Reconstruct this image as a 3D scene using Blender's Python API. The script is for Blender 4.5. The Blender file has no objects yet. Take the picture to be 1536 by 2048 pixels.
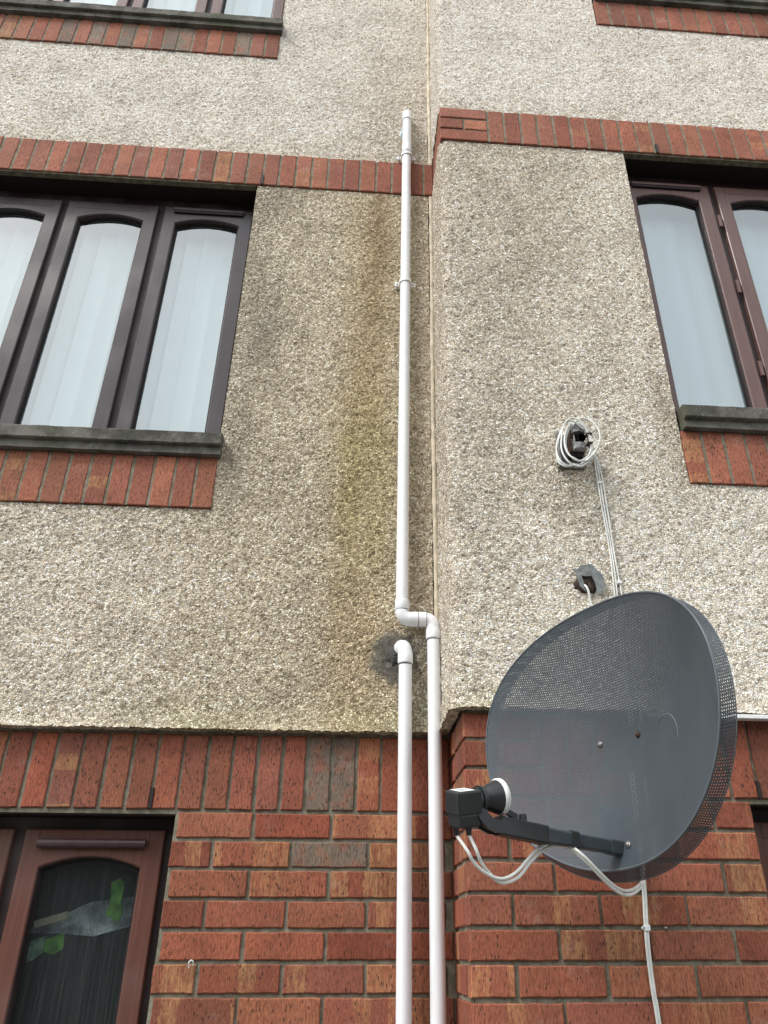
import bpy, bmesh, math, random
import numpy as np
from mathutils import Vector, Matrix
random.seed(7); rng = np.random.default_rng(7)
SC = bpy.context.scene; COL = SC.collection
# ------------------------------------------------------------------ camera
PITCH, YAW, ROLL = math.radians(32.2907), math.radians(4.66547), 0.0
fw = Vector((math.sin(YAW)*math.cos(PITCH), math.cos(YAW)*math.cos(PITCH), math.sin(PITCH)))
rt = Vector((math.cos(YAW), -math.sin(YAW), 0)); up = rt.cross(fw)
cam = bpy.data.objects.new('camera', bpy.data.cameras.new('camera')); COL.objects.link(cam)
cam.matrix_world = Matrix(((rt.x, up.x, -fw.x, .2519), (rt.y, up.y, -fw.y, -2.6951), (rt.z, up.z, -fw.z, 1.8913), (0, 0, 0, 1)))
cam.data.sensor_fit = 'HORIZONTAL'; cam.data.sensor_width = 36; cam.data.lens = 36*1657.35/1536
cam.data.shift_x = -61.0/1536; cam.data.shift_y = -160.6/1536
cam.data.clip_start = .05; cam.data.clip_end = 500
SC.camera = cam
# ------------------------------------------------------------------ light: overcast sky
W = bpy.data.worlds.new('World'); SC.world = W; W.use_nodes = True
nt = W.node_tree; nt.nodes.clear()
SUN_EL, SUN_AZ = math.radians(50), math.radians(-127)      # azimuth of the sun seen from above, from +Y clockwise
sky = nt.nodes.new('ShaderNodeTexSky'); sky.sky_type = 'NISHITA'; sky.sun_disc = False
sky.sun_elevation = SUN_EL; sky.sun_rotation = SUN_AZ; sky.dust_density = 3; sky.air_density = 1.2
hs = nt.nodes.new('ShaderNodeHueSaturation'); hs.inputs['Saturation'].default_value = .45
b1 = nt.nodes.new('ShaderNodeBackground'); b1.inputs['Strength'].default_value = .07
b2 = nt.nodes.new('ShaderNodeBackground'); b2.inputs['Color'].default_value = (.90, .965, .985, 1); b2.inputs['Strength'].default_value = .78
ad = nt.nodes.new('ShaderNodeAddShader'); ow = nt.nodes.new('ShaderNodeOutputWorld')
nt.links.new(sky.outputs[0], hs.inputs['Color']); nt.links.new(hs.outputs[0], b1.inputs['Color'])
nt.links.new(b1.outputs[0], ad.inputs[0]); nt.links.new(b2.outputs[0], ad.inputs[1]); nt.links.new(ad.outputs[0], ow.inputs['Surface'])
sl = bpy.data.lights.new('sun', 'SUN'); sl.energy = 1.5; sl.angle = math.radians(18); sl.color = (1, .965, .92)
so = bpy.data.objects.new('sun', sl); COL.objects.link(so)
sd = Vector((math.sin(SUN_AZ)*math.cos(SUN_EL), math.cos(SUN_AZ)*math.cos(SUN_EL), math.sin(SUN_EL)))
so.rotation_euler = sd.to_track_quat('Z', 'Y').to_euler(); so.location = sd*20
SC.view_settings.view_transform = 'Standard'; SC.view_settings.look = 'None'
SC.view_settings.exposure = 0.60; SC.view_settings.gamma = 1
SC.cycles.max_bounces = 6; SC.cycles.transparent_max_bounces = 24; SC.cycles.diffuse_bounces = 3

# ------------------------------------------------------------------ node helper
class N:
    def __init__(s, name, rough=.8, spec=.3):
        s.m = bpy.data.materials.new(name); s.m.use_nodes = True; s.t = s.m.node_tree
        s.b = s.t.nodes['Principled BSDF']; s.b.inputs['Roughness'].default_value = rough
        s.b.inputs['Specular IOR Level'].default_value = spec; s.out = s.t.nodes['Material Output']
        s._co = None
    def n(s, ty, ins=None, **kw):
        o = s.t.nodes.new(ty)
        for k, v in kw.items(): setattr(o, k, v)
        for k, v in (ins or {}).items(): s.put(v, o.inputs[k])
        return o
    def put(s, v, sock):
        if isinstance(v, bpy.types.NodeSocket): s.t.links.new(v, sock)
        elif isinstance(v, bpy.types.Node): s.t.links.new(v.outputs[0], sock)
        else:
            if sock.type == 'RGBA' and isinstance(v, (tuple, list)) and len(v) == 3: v = (*v, 1)
            sock.default_value = v
    def co(s):
        if not s._co: s._co = s.n('ShaderNodeTexCoord').outputs['Object']
        return s._co
    def map(s, sc, vec=None, loc=(0, 0, 0)):
        return s.n('ShaderNodeMapping', {'Vector': vec if vec is not None else s.co(), 'Scale': sc, 'Location': loc}).outputs[0]
    def noise(s, scale, vec=None, det=2, rough=.5, out=0, dist=0):
        return s.n('ShaderNodeTexNoise', {'Vector': vec if vec is not None else s.co(), 'Scale': scale, 'Detail': det, 'Roughness': rough, 'Distortion': dist}).outputs[out]
    def math(s, op, a, b=0., c=None, clamp=False):
        ins = {0: a, 1: b}
        if c is not None: ins[2] = c
        return s.n('ShaderNodeMath', ins, operation=op, use_clamp=clamp).outputs[0]
    def rng(s, v, a, b, c=0., d=1., smooth=True):
        return s.n('ShaderNodeMapRange', {'Value': v, 'From Min': a, 'From Max': b, 'To Min': c, 'To Max': d}, interpolation_type='SMOOTHSTEP' if smooth else 'LINEAR').outputs[0]
    def mix(s, f, a, b, mode='MIX'):
        o = s.n('ShaderNodeMix', data_type='RGBA', blend_type=mode)
        s.put(f, o.inputs[0]); s.put(a, o.inputs[6]); s.put(b, o.inputs[7]); return o.outputs[2]
    def ramp(s, v, stops, const=False):
        o = s.n('ShaderNodeValToRGB', {0: v}); cr = o.color_ramp
        if const: cr.interpolation = 'CONSTANT'
        while len(cr.elements) < len(stops): cr.elements.new(.5)
        for e, (p, c) in zip(cr.elements, stops):
            e.position = p; e.color = (*c, 1) if len(c) == 3 else c
        return o.outputs[0]
    def bump(s, h, strength=.5, dist=.002, nrm=None):
        ins = {'Height': h, 'Strength': strength, 'Distance': dist}
        if nrm is not None: ins['Normal'] = nrm
        return s.n('ShaderNodeBump', ins).outputs[0]
    def set(s, **kw):
        for k, v in kw.items(): s.put(v, s.b.inputs[k.replace('_', ' ')])
        return s
    def xyz(s, vec=None):
        o = s.n('ShaderNodeSeparateXYZ', {0: vec if vec is not None else s.co()}); return o.outputs

def simple(name, col, rough=.6, spec=.35, var=.12, vs=9., bump=0., bs=200., metal=0.):
    m = N(name, rough, spec)
    nz = m.noise(vs, det=4)
    c2 = tuple(min(1, c*(1+var)) for c in col); c1 = tuple(c*(1-var) for c in col)
    m.set(Base_Color=m.mix(m.rng(nz, .3, .7), c1, c2)); m.b.inputs['Metallic'].default_value = metal
    if bump: m.set(Normal=m.bump(m.noise(bs, det=3), bump, .001))
    return m.m

# ------------------------------------------------------------------ roughcast
def mat_roughcast(name, side):
    m = N(name, .85, .25); X, Y, Z = m.xyz()
    if side == 'L': P = m.co()
    else: P = m.co()
    warp = m.n('ShaderNodeVectorMath', {0: P, 1: m.n('ShaderNodeVectorMath', {0: m.noise(90., det=1, out=1), 3: .006}, operation='SCALE').outputs[0]}, operation='ADD').outputs[0]
    v1 = m.n('ShaderNodeTexVoronoi', {'Vector': warp, 'Scale': 142.}, feature='F1')
    ve = m.n('ShaderNodeTexVoronoi', {'Vector': warp, 'Scale': 142.}, feature='DISTANCE_TO_EDGE')
    rnd = m.n('ShaderNodeSeparateColor', {0: v1.outputs['Color']})
    stones = m.ramp(rnd.outputs[0], [(0, (.22, .185, .15)), (.08, (.42, .37, .31)), (.26, (.55, .50, .43)), (.48, (.64, .585, .505)), (.70, (.78, .73, .65)), (.86, (.97, .95, .91))], True)
    pit = m.rng(m.noise(88., det=3, rough=.65), .40, .50)                 # matrix between lumps, with crevice shade put into the colour
    big = m.noise(17., det=3)
    crack = m.math('MULTIPLY', m.rng(ve.outputs['Distance'], .015, .11), m.math('MULTIPLY_ADD', pit, .56, .44))
    mort = m.mix(m.noise(300., det=1), (.14, .118, .092), (.42, .38, .32))
    col = m.mix(crack, mort, stones)
    # weathering: pale above the upper band, browner below
    w1 = m.noise(2.3, det=5, rough=.6); w2 = m.noise(6., m.map((1, 1, .25)), det=5)
    wob = m.math('MULTIPLY', m.math('SUBTRACT', w1, .5), 1.)
    if side == 'L':
        hi = m.rng(m.math('ADD', Z, m.math('MULTIPLY', wob, .3)), 4.9, 5.3)
        low = m.rng(m.math('ADD', X, wob), .0, -.7)                       # paler, cleaner away from the corner
        tint = m.mix(low, (1.08, 1.01, .87), (1.27, 1.22, 1.14))
        tint = m.mix(hi, tint, (1.36, 1.345, 1.335))
        cd = m.math('MULTIPLY', m.rng(X, -.05, .5), m.rng(m.math('ADD', Z, wob), 6.1, 5.1)); tint = m.mix(m.math('MULTIPLY', m.math('MULTIPLY', cd, hi), .75), tint, (.86, .78, .68))
        # algae run down the wall beside the pipe
        dx = m.math('DIVIDE', m.math('SUBTRACT', m.math('ADD', X, m.math('MULTIPLY', m.math('SUBTRACT', m.noise(11., m.map((1, 1, .6)), det=6, rough=.75), .5), .20)), .285), .125)
        run = m.math('EXPONENT', m.math('MULTIPLY', m.math('MULTIPLY', dx, dx), -1.))
        zr = m.math('MULTIPLY', m.rng(Z, 2.3, 2.9, .75, 1.), m.rng(Z, 5.0, 4.75))
        run = m.math('MULTIPLY', m.math('MULTIPLY', run, zr), m.rng(w2, .25, .65, .45, 1.))
        tint = m.mix(m.math('MULTIPLY', run, .72), tint, (.74, .60, .34))
        gz = m.math('MULTIPLY', m.rng(m.math('ABSOLUTE', m.math('SUBTRACT', Z, 3.35)), .55, .1), run)
        tint = m.mix(m.math('MULTIPLY', gz, .42), tint, (.66, .64, .28))
        # brown-black streak under the band
        d2 = m.math('DIVIDE', m.math('SUBTRACT', X, .31), .05)
        st = m.math('MULTIPLY', m.math('EXPONENT', m.math('MULTIPLY', m.math('MULTIPLY', d2, d2), -1.)), m.rng(Z, 3.9, 4.85))
        tint = m.mix(m.math('MULTIPLY', st, m.rng(Z, 4.9, 4.88, 0, .5)), tint, (.42, .28, .14))
        gr = m.math('MULTIPLY', m.rng(m.math('ADD', X, wob), .25, -.25), m.math('MULTIPLY', m.rng(Z, 2.9, 3.5), m.rng(Z, 4.95, 4.85)))
        tint = m.mix(m.math('MULTIPLY', gr, m.rng(w2, .4, .62, .15, .62)), tint, (.55, .52, .45))
        for cx, cz, sx, sz, am in ((-.19, 3.40, .05, .20, .7), (-.19, 3.62, .04, .12, .5), (-.17, 4.15, .05, .38, .5), (-.12, 4.72, .16, .14, .4)):
            ax = m.math('DIVIDE', m.math('SUBTRACT', X, cx), sx); az_ = m.math('DIVIDE', m.math('SUBTRACT', Z, cz), sz)
            g = m.math('EXPONENT', m.math('MULTIPLY', m.math('ADD', m.math('MULTIPLY', ax, ax), m.math('MULTIPLY', az_, az_)), -1.))
            tint = m.mix(m.math('MULTIPLY', g, m.rng(w2, .3, .62, .4*am, am)), tint, (.50, .47, .42))
        bt = m.math('MULTIPLY', m.rng(Z, 2.62, 2.47), m.rng(w1, .35, .6)); tint = m.mix(m.math('MULTIPLY', bt, .45), tint, (.62, .64, .38))
    else:
        hi = m.rng(m.math('ADD', Z, m.math('MULTIPLY', wob, .3)), 4.9, 5.3)
        rr = m.rng(m.math('ADD', m.math('MULTIPLY_ADD', Z, -.45, X), wob), -1.25, .05)
        tint = m.mix(rr, (1.07, 1.02, .94), (1.50, 1.48, 1.43))
        tint = m.mix(hi, tint, (1.42, 1.395, 1.385))
        # soot wash under the old bracket and round the sill end
        for cx, cz, sx, sz, am in ((.97, 3.17, .10, .16, .75), (1.345, 3.55, .06, .22, .8), (1.345, 4.1, .03, .4, .4), (1.34, 3.3, .05, .2, .4), (.93, 4.3, .18, .55, .22)):
            ax = m.math('DIVIDE', m.math('SUBTRACT', X, cx), sx); az_ = m.math('DIVIDE', m.math('SUBTRACT', Z, cz), sz)
            g = m.math('EXPONENT', m.math('MULTIPLY', m.math('ADD', m.math('MULTIPLY', ax, ax), m.math('MULTIPLY', az_, az_)), -1.))
            tint = m.mix(m.math('MULTIPLY', g, m.rng(w2, .3, .62, .3*am, am)), tint, (.50, .43, .34))
        bt = m.math('MULTIPLY', m.rng(Z, 2.62, 2.47), m.rng(X, 1., .6)); tint = m.mix(m.math('MULTIPLY', bt, .4), tint, (.62, .62, .40))
    col = m.mix(1., col, tint, 'MULTIPLY')
    pm = None
    if side == 'L':
        ax = m.math('DIVIDE', m.math('SUBTRACT', X, .408), .075); az_ = m.math('DIVIDE', m.math('SUBTRACT', Z, 2.715), .082)
        rd = m.math('ADD', m.math('SQRT', m.math('ADD', m.math('MULTIPLY', ax, ax), m.math('MULTIPLY', az_, az_))), m.math('MULTIPLY', m.math('SUBTRACT', m.noise(38., det=5, rough=.65), .5), 1.5))
        pm = m.math('MULTIPLY', m.rng(rd, 1.35, .85), .93)
        cem = m.mix(m.rng(m.noise(50., det=4), .3, .7), (.06, .054, .047), (.15, .137, .118))
        col = m.mix(pm, col, cem)
    patch = m.rng(m.noise(5., det=4), .35, .65, .95, 1.12)
    col = m.n('ShaderNodeVectorMath', {0: col, 3: patch}, operation='SCALE').outputs[0]
    col = m.mix(1., col, (.92, .91, .89), 'DARKEN')
    m.set(Base_Color=col)
    h1 = m.math('MULTIPLY', m.rng(ve.outputs['Distance'], 0., .28), m.math('MULTIPLY_ADD', rnd.outputs[1], .0028, .0014))
    h2 = m.math('MULTIPLY', m.math('SUBTRACT', m.noise(46., det=3, rough=.6), .5), .0125)
    h3 = m.math('MULTIPLY', m.math('SUBTRACT', big, .5), .009)
    h = m.math('ADD', m.math('ADD', h1, h2), h3)
    if pm is not None: h = m.math('ADD', m.math('MULTIPLY', h, m.math('MULTIPLY_ADD', pm, -.72, 1.)), m.math('MULTIPLY', pm, .004))
    dn = m.n('ShaderNodeDisplacement', {'Height': h, 'Midlevel': 0., 'Scale': 1.})
    m.t.links.new(dn.outputs[0], m.out.inputs['Displacement']); m.m.displacement_method = 'BOTH'
    return m.m

# ------------------------------------------------------------------ brick
def mat_brick(name, tone=1., tan=.5, fade=0.):
    m = N(name, .78, .3)
    att = m.n('ShaderNodeAttribute', attribute_name='brick')
    rc = m.n('ShaderNodeSeparateColor', {0: att.outputs['Color']}); r, g, b = rc.outputs[:3]
    uv = m.n('ShaderNodeUVMap', uv_map='uv').outputs[0]
    u, v, _ = m.xyz(uv)
    uo = m.math('MULTIPLY_ADD', r, 37., u)
    wav = m.math('ADD', uo, m.math('MULTIPLY', m.noise(70., det=4, rough=.7), .034))
    cell = m.n('ShaderNodeTexWhiteNoise', {'W': m.math('FLOOR', m.math('MULTIPLY', wav, 21.))}, noise_dimensions='1D')
    base = m.ramp(r, [(0, (.20, .058, .034)), (.2, (.29, .088, .048)), (.4, (.235, .080, .048)), (.6, (.33, .118, .062)), (.8, (.27, .072, .040)), (1, (.25, .092, .062))])
    base = m.mix(fade, base, (.32, .145, .10))
    isb = m.math('MULTIPLY', m.math('GREATER_THAN', g, 1-tan), m.rng(cell.outputs[0], .5, .62))
    tanc = m.mix(b, (.42, .215, .10), (.36, .155, .075))
    col = m.mix(m.math('MULTIPLY', isb, m.rng(m.noise(90., m.map((1, 1, .2)), det=4), .35, .62, .12, .85)), base, tanc)
    col = m.mix(m.math('MULTIPLY', m.math('GREATER_THAN', att.outputs['Alpha'], .5), m.rng(m.noise(25., det=4), .35, .55, .45, .97)), col, (.175, .135, .105))
    V = m.map((1, 1, .16))
    strk = m.noise(420., V, det=2, rough=.6)
    col = m.mix(1., col, m.ramp(strk, [(.30, (.52, .48, .46)), (.50, (1.0, 1.0, 1.0)), (.72, (1.38, 1.36, 1.3))]), 'MULTIPLY')
    sp = m.n('ShaderNodeTexVoronoi', {'Vector': m.map((1, 1, .38)), 'Scale': 230.}, feature='F1')
    spc = m.n('ShaderNodeSeparateColor', {0: sp.outputs['Color']})
    spk = m.math('MULTIPLY', m.math('LESS_THAN', sp.outputs['Distance'], m.math('MULTIPLY_ADD', spc.outputs[1], .42, .06)), m.math('GREATER_THAN', spc.outputs[0], .74))
    col = m.mix(m.math('MULTIPLY', spk, .82), col, (.035, .022, .02))
    pale = m.math('MULTIPLY', m.rng(m.noise(9., det=6, rough=.75), .56, .72), .34)
    col = m.mix(pale, col, (.42, .30, .25))
    col = m.n('ShaderNodeVectorMath', {0: col, 3: m.math('MULTIPLY', m.rng(m.noise(7., det=3), .3, .7, .86*tone, 1.12*tone), m.math('MULTIPLY_ADD', b, .34, .84))}, operation='SCALE').outputs[0]
    m.set(Base_Color=col)
    h = m.math('SUBTRACT', m.math('ADD', m.math('MULTIPLY', strk, .8), m.noise(120., det=3)), m.math('MULTIPLY', spk, 1.1))
    m.set(Normal=m.bump(h, .75, .0016))
    return m.m
def mat_mortar(name='mortar', c1=(.155, .138, .10), c2=(.30, .275, .215)):
    m = N(name, .95, .1)
    nz = m.noise(30., det=5, rough=.7)
    m.set(Base_Color=m.mix(m.rng(nz, .3, .7), c1, c2), Normal=m.bump(m.noise(260., det=3), .7, .0025))
    return m.m
def mat_stone():
    m = N('stone_sill', .85, .25)
    a = m.noise(9., det=6, rough=.7); b = m.noise(160., m.map((1, 1, .4)), det=3)
    col = m.mix(m.rng(a, .35, .68), (.055, .052, .045), (.165, .155, .135))
    col = m.mix(m.rng(b, .62, .72, 0, .7), col, (.26, .26, .22))
    col = m.mix(m.rng(m.noise(3., det=4), .5, .7, 0, .5), col, (.09, .10, .055))
    m.set(Base_Color=col, Normal=m.bump(m.noise(240., det=4), .6, .002)); return m.m
def mat_frame(name, c, rough=.33):
    m = N(name, rough, .5)
    g = m.noise(130., m.map((1, 1, .03)), det=4); a = m.noise(4., det=4)
    col = m.mix(m.rng(g, .3, .7), tuple(x*.86 for x in c), tuple(x*1.13 for x in c))
    col = m.mix(m.rng(a, .52, .75, 0, .22), col, (.22, .19, .17))
    m.set(Base_Color=col, Normal=m.bump(g, .12, .0005)); m.set(Roughness=m.rng(a, .3, .7, rough-.08, rough+.12)); return m.m
def mat_glass(refl=.25, tint=(.80, .88, .88)):
    m = bpy.data.materials.new('window_glass'); m.use_nodes = True; t = m.node_tree; t.nodes.clear()
    o = t.nodes.new('ShaderNodeOutputMaterial'); mx = t.nodes.new('ShaderNodeMixShader')
    tr = t.nodes.new('ShaderNodeBsdfTransparent'); tr.inputs[0].default_value = (*tint, 1)
    gl = t.nodes.new('ShaderNodeBsdfGlossy'); gl.inputs['Roughness'].default_value = .01; gl.inputs[0].default_value = (.97, .99, 1, 1)
    fr = t.nodes.new('ShaderNodeLayerWeight'); fr.inputs[0].default_value = .5
    mu = t.nodes.new('ShaderNodeMapRange'); mu.inputs[3].default_value = refl; mu.inputs[4].default_value = .8
    t.links.new(fr.outputs['Facing'], mu.inputs[0]); po = t.nodes.new('ShaderNodeMath'); po.operation = 'POWER'; po.inputs[1].default_value = 5
    t.links.new(fr.outputs['Facing'], po.inputs[0]); t.links.new(po.outputs[0], mu.inputs[0]); t.links.new(mu.outputs[0], mx.inputs[0])
    t.links.new(tr.outputs[0], mx.inputs[1]); t.links.new(gl.outputs[0], mx.inputs[2]); t.links.new(mx.outputs[0], o.inputs[0])
    return m
def mat_pvc():
    m = N('white_pvc', .32, .5); gr_ = m.rng(m.noise(3., m.map((3, 3, 1)), det=6, rough=.75), .52, .70, 0, .22)
    a = m.noise(7., m.map((1, 1, .25)), det=5, rough=.65)
    col = m.mix(m.rng(a, .35, .75), (.85, .86, .885), (.78, .79, .81)); col = m.mix(gr_, col, (.50, .49, .44))
    m.set(Base_Color=col, Roughness=m.rng(a, .3, .7, .25, .42)); return m.m

M = dict(
    roughL=mat_roughcast('roughcast_left', 'L'), roughR=mat_roughcast('roughcast_right', 'R'),
    brick=mat_brick('brick', .98, .58, .04), band=mat_brick('band_brick', 1.02, .2, .28), mortar=mat_mortar(),
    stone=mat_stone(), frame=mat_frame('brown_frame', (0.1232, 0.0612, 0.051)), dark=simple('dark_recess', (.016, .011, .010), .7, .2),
    gasket=simple('black_gasket', (.02, .014, .014), .5), lintel=simple('lintel_edge', (.15, .135, .10), .9, .1, .3, 40, .5),
    glass=mat_glass(), pvc=mat_pvc(), pvcgrey=simple('pipe_seal', (.30, .32, .36), .5),
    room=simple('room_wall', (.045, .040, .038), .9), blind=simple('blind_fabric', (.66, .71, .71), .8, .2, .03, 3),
    net=simple('net_fabric', (.54, .61, .64), .8, .2, .05, 2), cement=simple('cement', (.10, .097, .09), .9, .15, .35, 22, .8, 90),
    seal=simple('sealant', (.66, .58, .45), .8, .2, .18, 30, .3, 60), steel=simple('weathered_steel', (.19, .19, .185), .6, .4, .45, 60, .3, 200, .2),
    rust=simple('rusty_iron', (.065, .042, .03), .8, .2, .5, 60, .6, 200), black=simple('black_plastic', (.022, .024, .026), .38, .5, .2, 30, .1, 300),
    arm=simple('coated_arm', (.045, .058, .068), .38, .5, .15, 20), cable=simple('white_cable', (.74, .74, .70), .45, .4, .12, 15),
    cap=simple('cap_white', (.82, .83, .82), .35, .4, .03), zinc=simple('zinc_bolt', (.26, .25, .24), .4, .5, .2, 80, .2, 300, .7),
    foam=simple('grey_render_flap', (.20, .21, .21), .85, .2, .25, 60, .6, 160), hole=simple('hole_clay', (.075, .055, .042), .9, .1, .4, 60, .8, 100),
    trim=simple('white_trim', (.78, .79, .78), .4, .4, .06, 12), sticker=simple('sticker', (.75, .77, .78), .5, .3, .05), ink=simple('ink', (.12, .13, .15), .5),
    pole=simple('dull_steel', (.16, .17, .18), .5, .5, .25, 40, .2, 200, .4), foamblue=simple('pale_blue_sealant', (.55, .66, .72), .7, .2, .15, 80, .5, 90))

# ------------------------------------------------------------------ object helpers
def empty(name, loc, label, cat, group=None, mw=None):
    o = bpy.data.objects.new(name, None); COL.objects.link(o); o.empty_display_size = .1
    if mw is not None: o.matrix_world = mw
    else: o.location = loc
    tag(o, label, cat, group); return o
def tag(o, label=None, cat=None, group=None, kind=None):
    for k, v in (('label', label), ('category', cat), ('group', group), ('kind', kind)):
        if v: o[k] = v
    return o
def link(name, me, mat, parent=None, local=False, label=None, smooth=False):
    """mesh data is written in world coordinates; a first-level child is shifted back by its parent's place"""
    o = bpy.data.objects.new(name, me); COL.objects.link(o)
    for mt in (mat if isinstance(mat, (list, tuple)) else [mat]): me.materials.append(mt)
    if parent is not None:
        o.parent = parent
        if parent.type == 'EMPTY' and not local: o.location = -Vector(parent.location)
    if smooth: me.polygons.foreach_set('use_smooth', [True]*len(me.polygons))
    if label: o['label'] = label
    return o
class MB:
    def __init__(s): s.v = []; s.f = []; s.mi = []; s.col = []; s.uv = []; s.sm = []
    def add(s, vs, fs, mi=0, sm=False):
        b = len(s.v); s.v += [tuple(p) for p in vs]; s.f += [tuple(b+i for i in f) for f in fs]; s.mi += [mi]*len(fs); s.sm += [sm]*len(fs); return s
    def box(s, a, b, mi=0):
        (x0, y0, z0), (x1, y1, z1) = a, b
        return s.add([(x0,y0,z0),(x1,y0,z0),(x1,y1,z0),(x0,y1,z0),(x0,y0,z1),(x1,y0,z1),(x1,y1,z1),(x0,y1,z1)],
                     [(0,3,2,1),(4,5,6,7),(0,1,5,4),(1,2,6,5),(2,3,7,6),(3,0,4,7)], mi)
    def cbox(s, a, b, c=.003, mi=0):
        """box with chamfered edges"""
        bm = bmesh.new(); bmesh.ops.create_cube(bm, size=1)
        a = Vector(a); b = Vector(b)
        for v in bm.verts: v.co = Vector(((a[i]+b[i])/2+v.co[i]*abs(b[i]-a[i])) for i in range(3))
        bmesh.ops.bevel(bm, geom=bm.edges[:], offset=c, segments=2, affect='EDGES', profile=.6)
        bm.verts.index_update()
        s.add([v.co[:] for v in bm.verts], [[v.index for v in f.verts] for f in bm.faces], mi); bm.free(); return s
    def tube(s, pts, r, n=12, caps=True, mi=0):
        P = [Vector(p) for p in pts]; rs = r if isinstance(r, (list, tuple)) else [r]*len(P)
        t0 = (P[1]-P[0]).normalized(); ref = Vector((0, 0, 1)) if abs(t0.z) < .9 else Vector((0, 1, 0))
        nrm = t0.cross(ref).normalized(); vs = []
        for i, p in enumerate(P):
            t = ((P[min(i+1, len(P)-1)]-P[max(i-1, 0)]).normalized())
            nrm = (nrm-t*nrm.dot(t)).normalized(); bn = t.cross(nrm)
            for k in range(n):
                a = 2*math.pi*k/n; vs.append(p+(nrm*math.cos(a)+bn*math.sin(a))*rs[i])
        fs = [(i*n+k, i*n+(k+1) % n, (i+1)*n+(k+1) % n, (i+1)*n+k) for i in range(len(P)-1) for k in range(n)]
        s.add(vs, fs, mi, True)
        if caps:
            s.add(vs[:n], [tuple(reversed(range(n)))], mi); s.add(vs[-n:], [tuple(range(n))], mi)
        return s
    def prism(s, pts, y0, y1, mi=0):
        """outline in X,Z given thickness along Y"""
        n = len(pts); vs = [(x, y0, z) for x, z in pts]+[(x, y1, z) for x, z in pts]
        return s.add(vs, [tuple(range(n)), tuple(reversed(range(n, 2*n)))]+[(i, (i+1) % n+0, (i+1) % n+n, i+n) for i in range(n)], mi)
    def mesh(s, name, recalc=True):
        me = bpy.data.meshes.new(name); me.from_pydata(s.v, [], s.f)
        me.polygons.foreach_set('material_index', s.mi); me.polygons.foreach_set('use_smooth', s.sm)
        if recalc:
            bm = bmesh.new(); bm.from_mesh(me); bmesh.ops.recalc_face_normals(bm, faces=bm.faces[:]); bm.to_mesh(me); bm.free()
        me.update(); return me
    def build(s, name, mat, parent=None, local=False, label=None, recalc=True):
        return link(name, s.mesh(name, recalc), mat, parent, local, label)
def spline(P, sub=8):
    P = [Vector(p) for p in P]; out = []
    for i in range(len(P)-1):
        a, b, c, d = P[max(i-1, 0)], P[i], P[i+1], P[min(i+2, len(P)-1)]
        for k in range(sub):
            t = k/sub
            out.append(.5*((2*b)+(c-a)*t+(2*a-5*b+4*c-d)*t*t+(3*b-a-3*c+d)*t**3))
    return out+[P[-1]]

# ------------------------------------------------------------------ bricks: each a real chamfered block with slightly worn arrises
class Bricks:
    def __init__(s): s.v = []; s.f = []; s.uv = []; s.col = []
    def add(s, x0, x1, z0, z1, y=0., depth=.05, vert=False, axis='y', sgn=-1, purple=False, tan=None):
        """front face at y (axis 'y', looking -Y) or at x (axis 'x', looking -X, then x0,x1 run along Y)"""
        j = lambda a=.0012: random.uniform(-a, a)
        x0 += j(); x1 += j(); z0 += j(.0008); z1 += j(.0008); y += j(.0012)
        nx = max(2, int((x1-x0)/.022)); nz = max(2, int((z1-z0)/.022))
        per = [(x0+(x1-x0)*i/nx, z0) for i in range(nx)]+[(x1, z0+(z1-z0)*i/nz) for i in range(nz)]+[(x1-(x1-x0)*i/nx, z1) for i in range(nx)]+[(x0, z1-(z1-z0)*i/nz) for i in range(nz)]
        per = [(a+j(.0011), b+j(.0011)) for a, b in per]; n = len(per)
        cx, cz = (x0+x1)/2, (z0+z1)/2; c = .0028
        def pt(a, b, d):
            return (a, y+d, b) if axis == 'y' else (y+d*(-sgn), a, b)
        ring = lambda ins, d: [pt(a+math.copysign(min(ins, abs(a-cx)), cx-a), b+math.copysign(min(ins, abs(b-cz)), cz-b), d) for a, b in per]
        b0 = len(s.v); s.v += ring(c, 0)+ring(0, c*.8)+ring(0, depth)
        fs = [tuple(b0+i for i in range(n))]
        for k in range(2): fs += [(b0+k*n+i, b0+k*n+(i+1) % n, b0+(k+1)*n+(i+1) % n, b0+(k+1)*n+i) for i in range(n)]
        col = (random.random(), (random.random() if not vert else random.choice((.1,)*7+(.95,))) if tan is None else tan, random.random(), 1. if purple else 0.)
        pp = per*3
        for f in fs:
            s.f.append(f)
            for i in f:
                a, b = pp[i-b0]
                s.uv.append((b, a) if vert else (a, b)); s.col.append(col)
    def build(s, name, mat, parent, label=None):
        me = bpy.data.meshes.new(name); me.from_pydata(s.v, [], s.f)
        uv = me.uv_layers.new(name='uv'); uv.data.foreach_set('uv', np.array(s.uv, dtype=np.float32).ravel())
        ca = me.color_attributes.new('brick', 'FLOAT_COLOR', 'CORNER'); ca.data.foreach_set('color', np.array(s.col, dtype=np.float32).ravel())
        bm = bmesh.new(); bm.from_mesh(me); bmesh.ops.recalc_face_normals(bm, faces=bm.faces[:]); bm.to_mesh(me); bm.free()
        return link(name, me, mat, parent, label=label)

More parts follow.
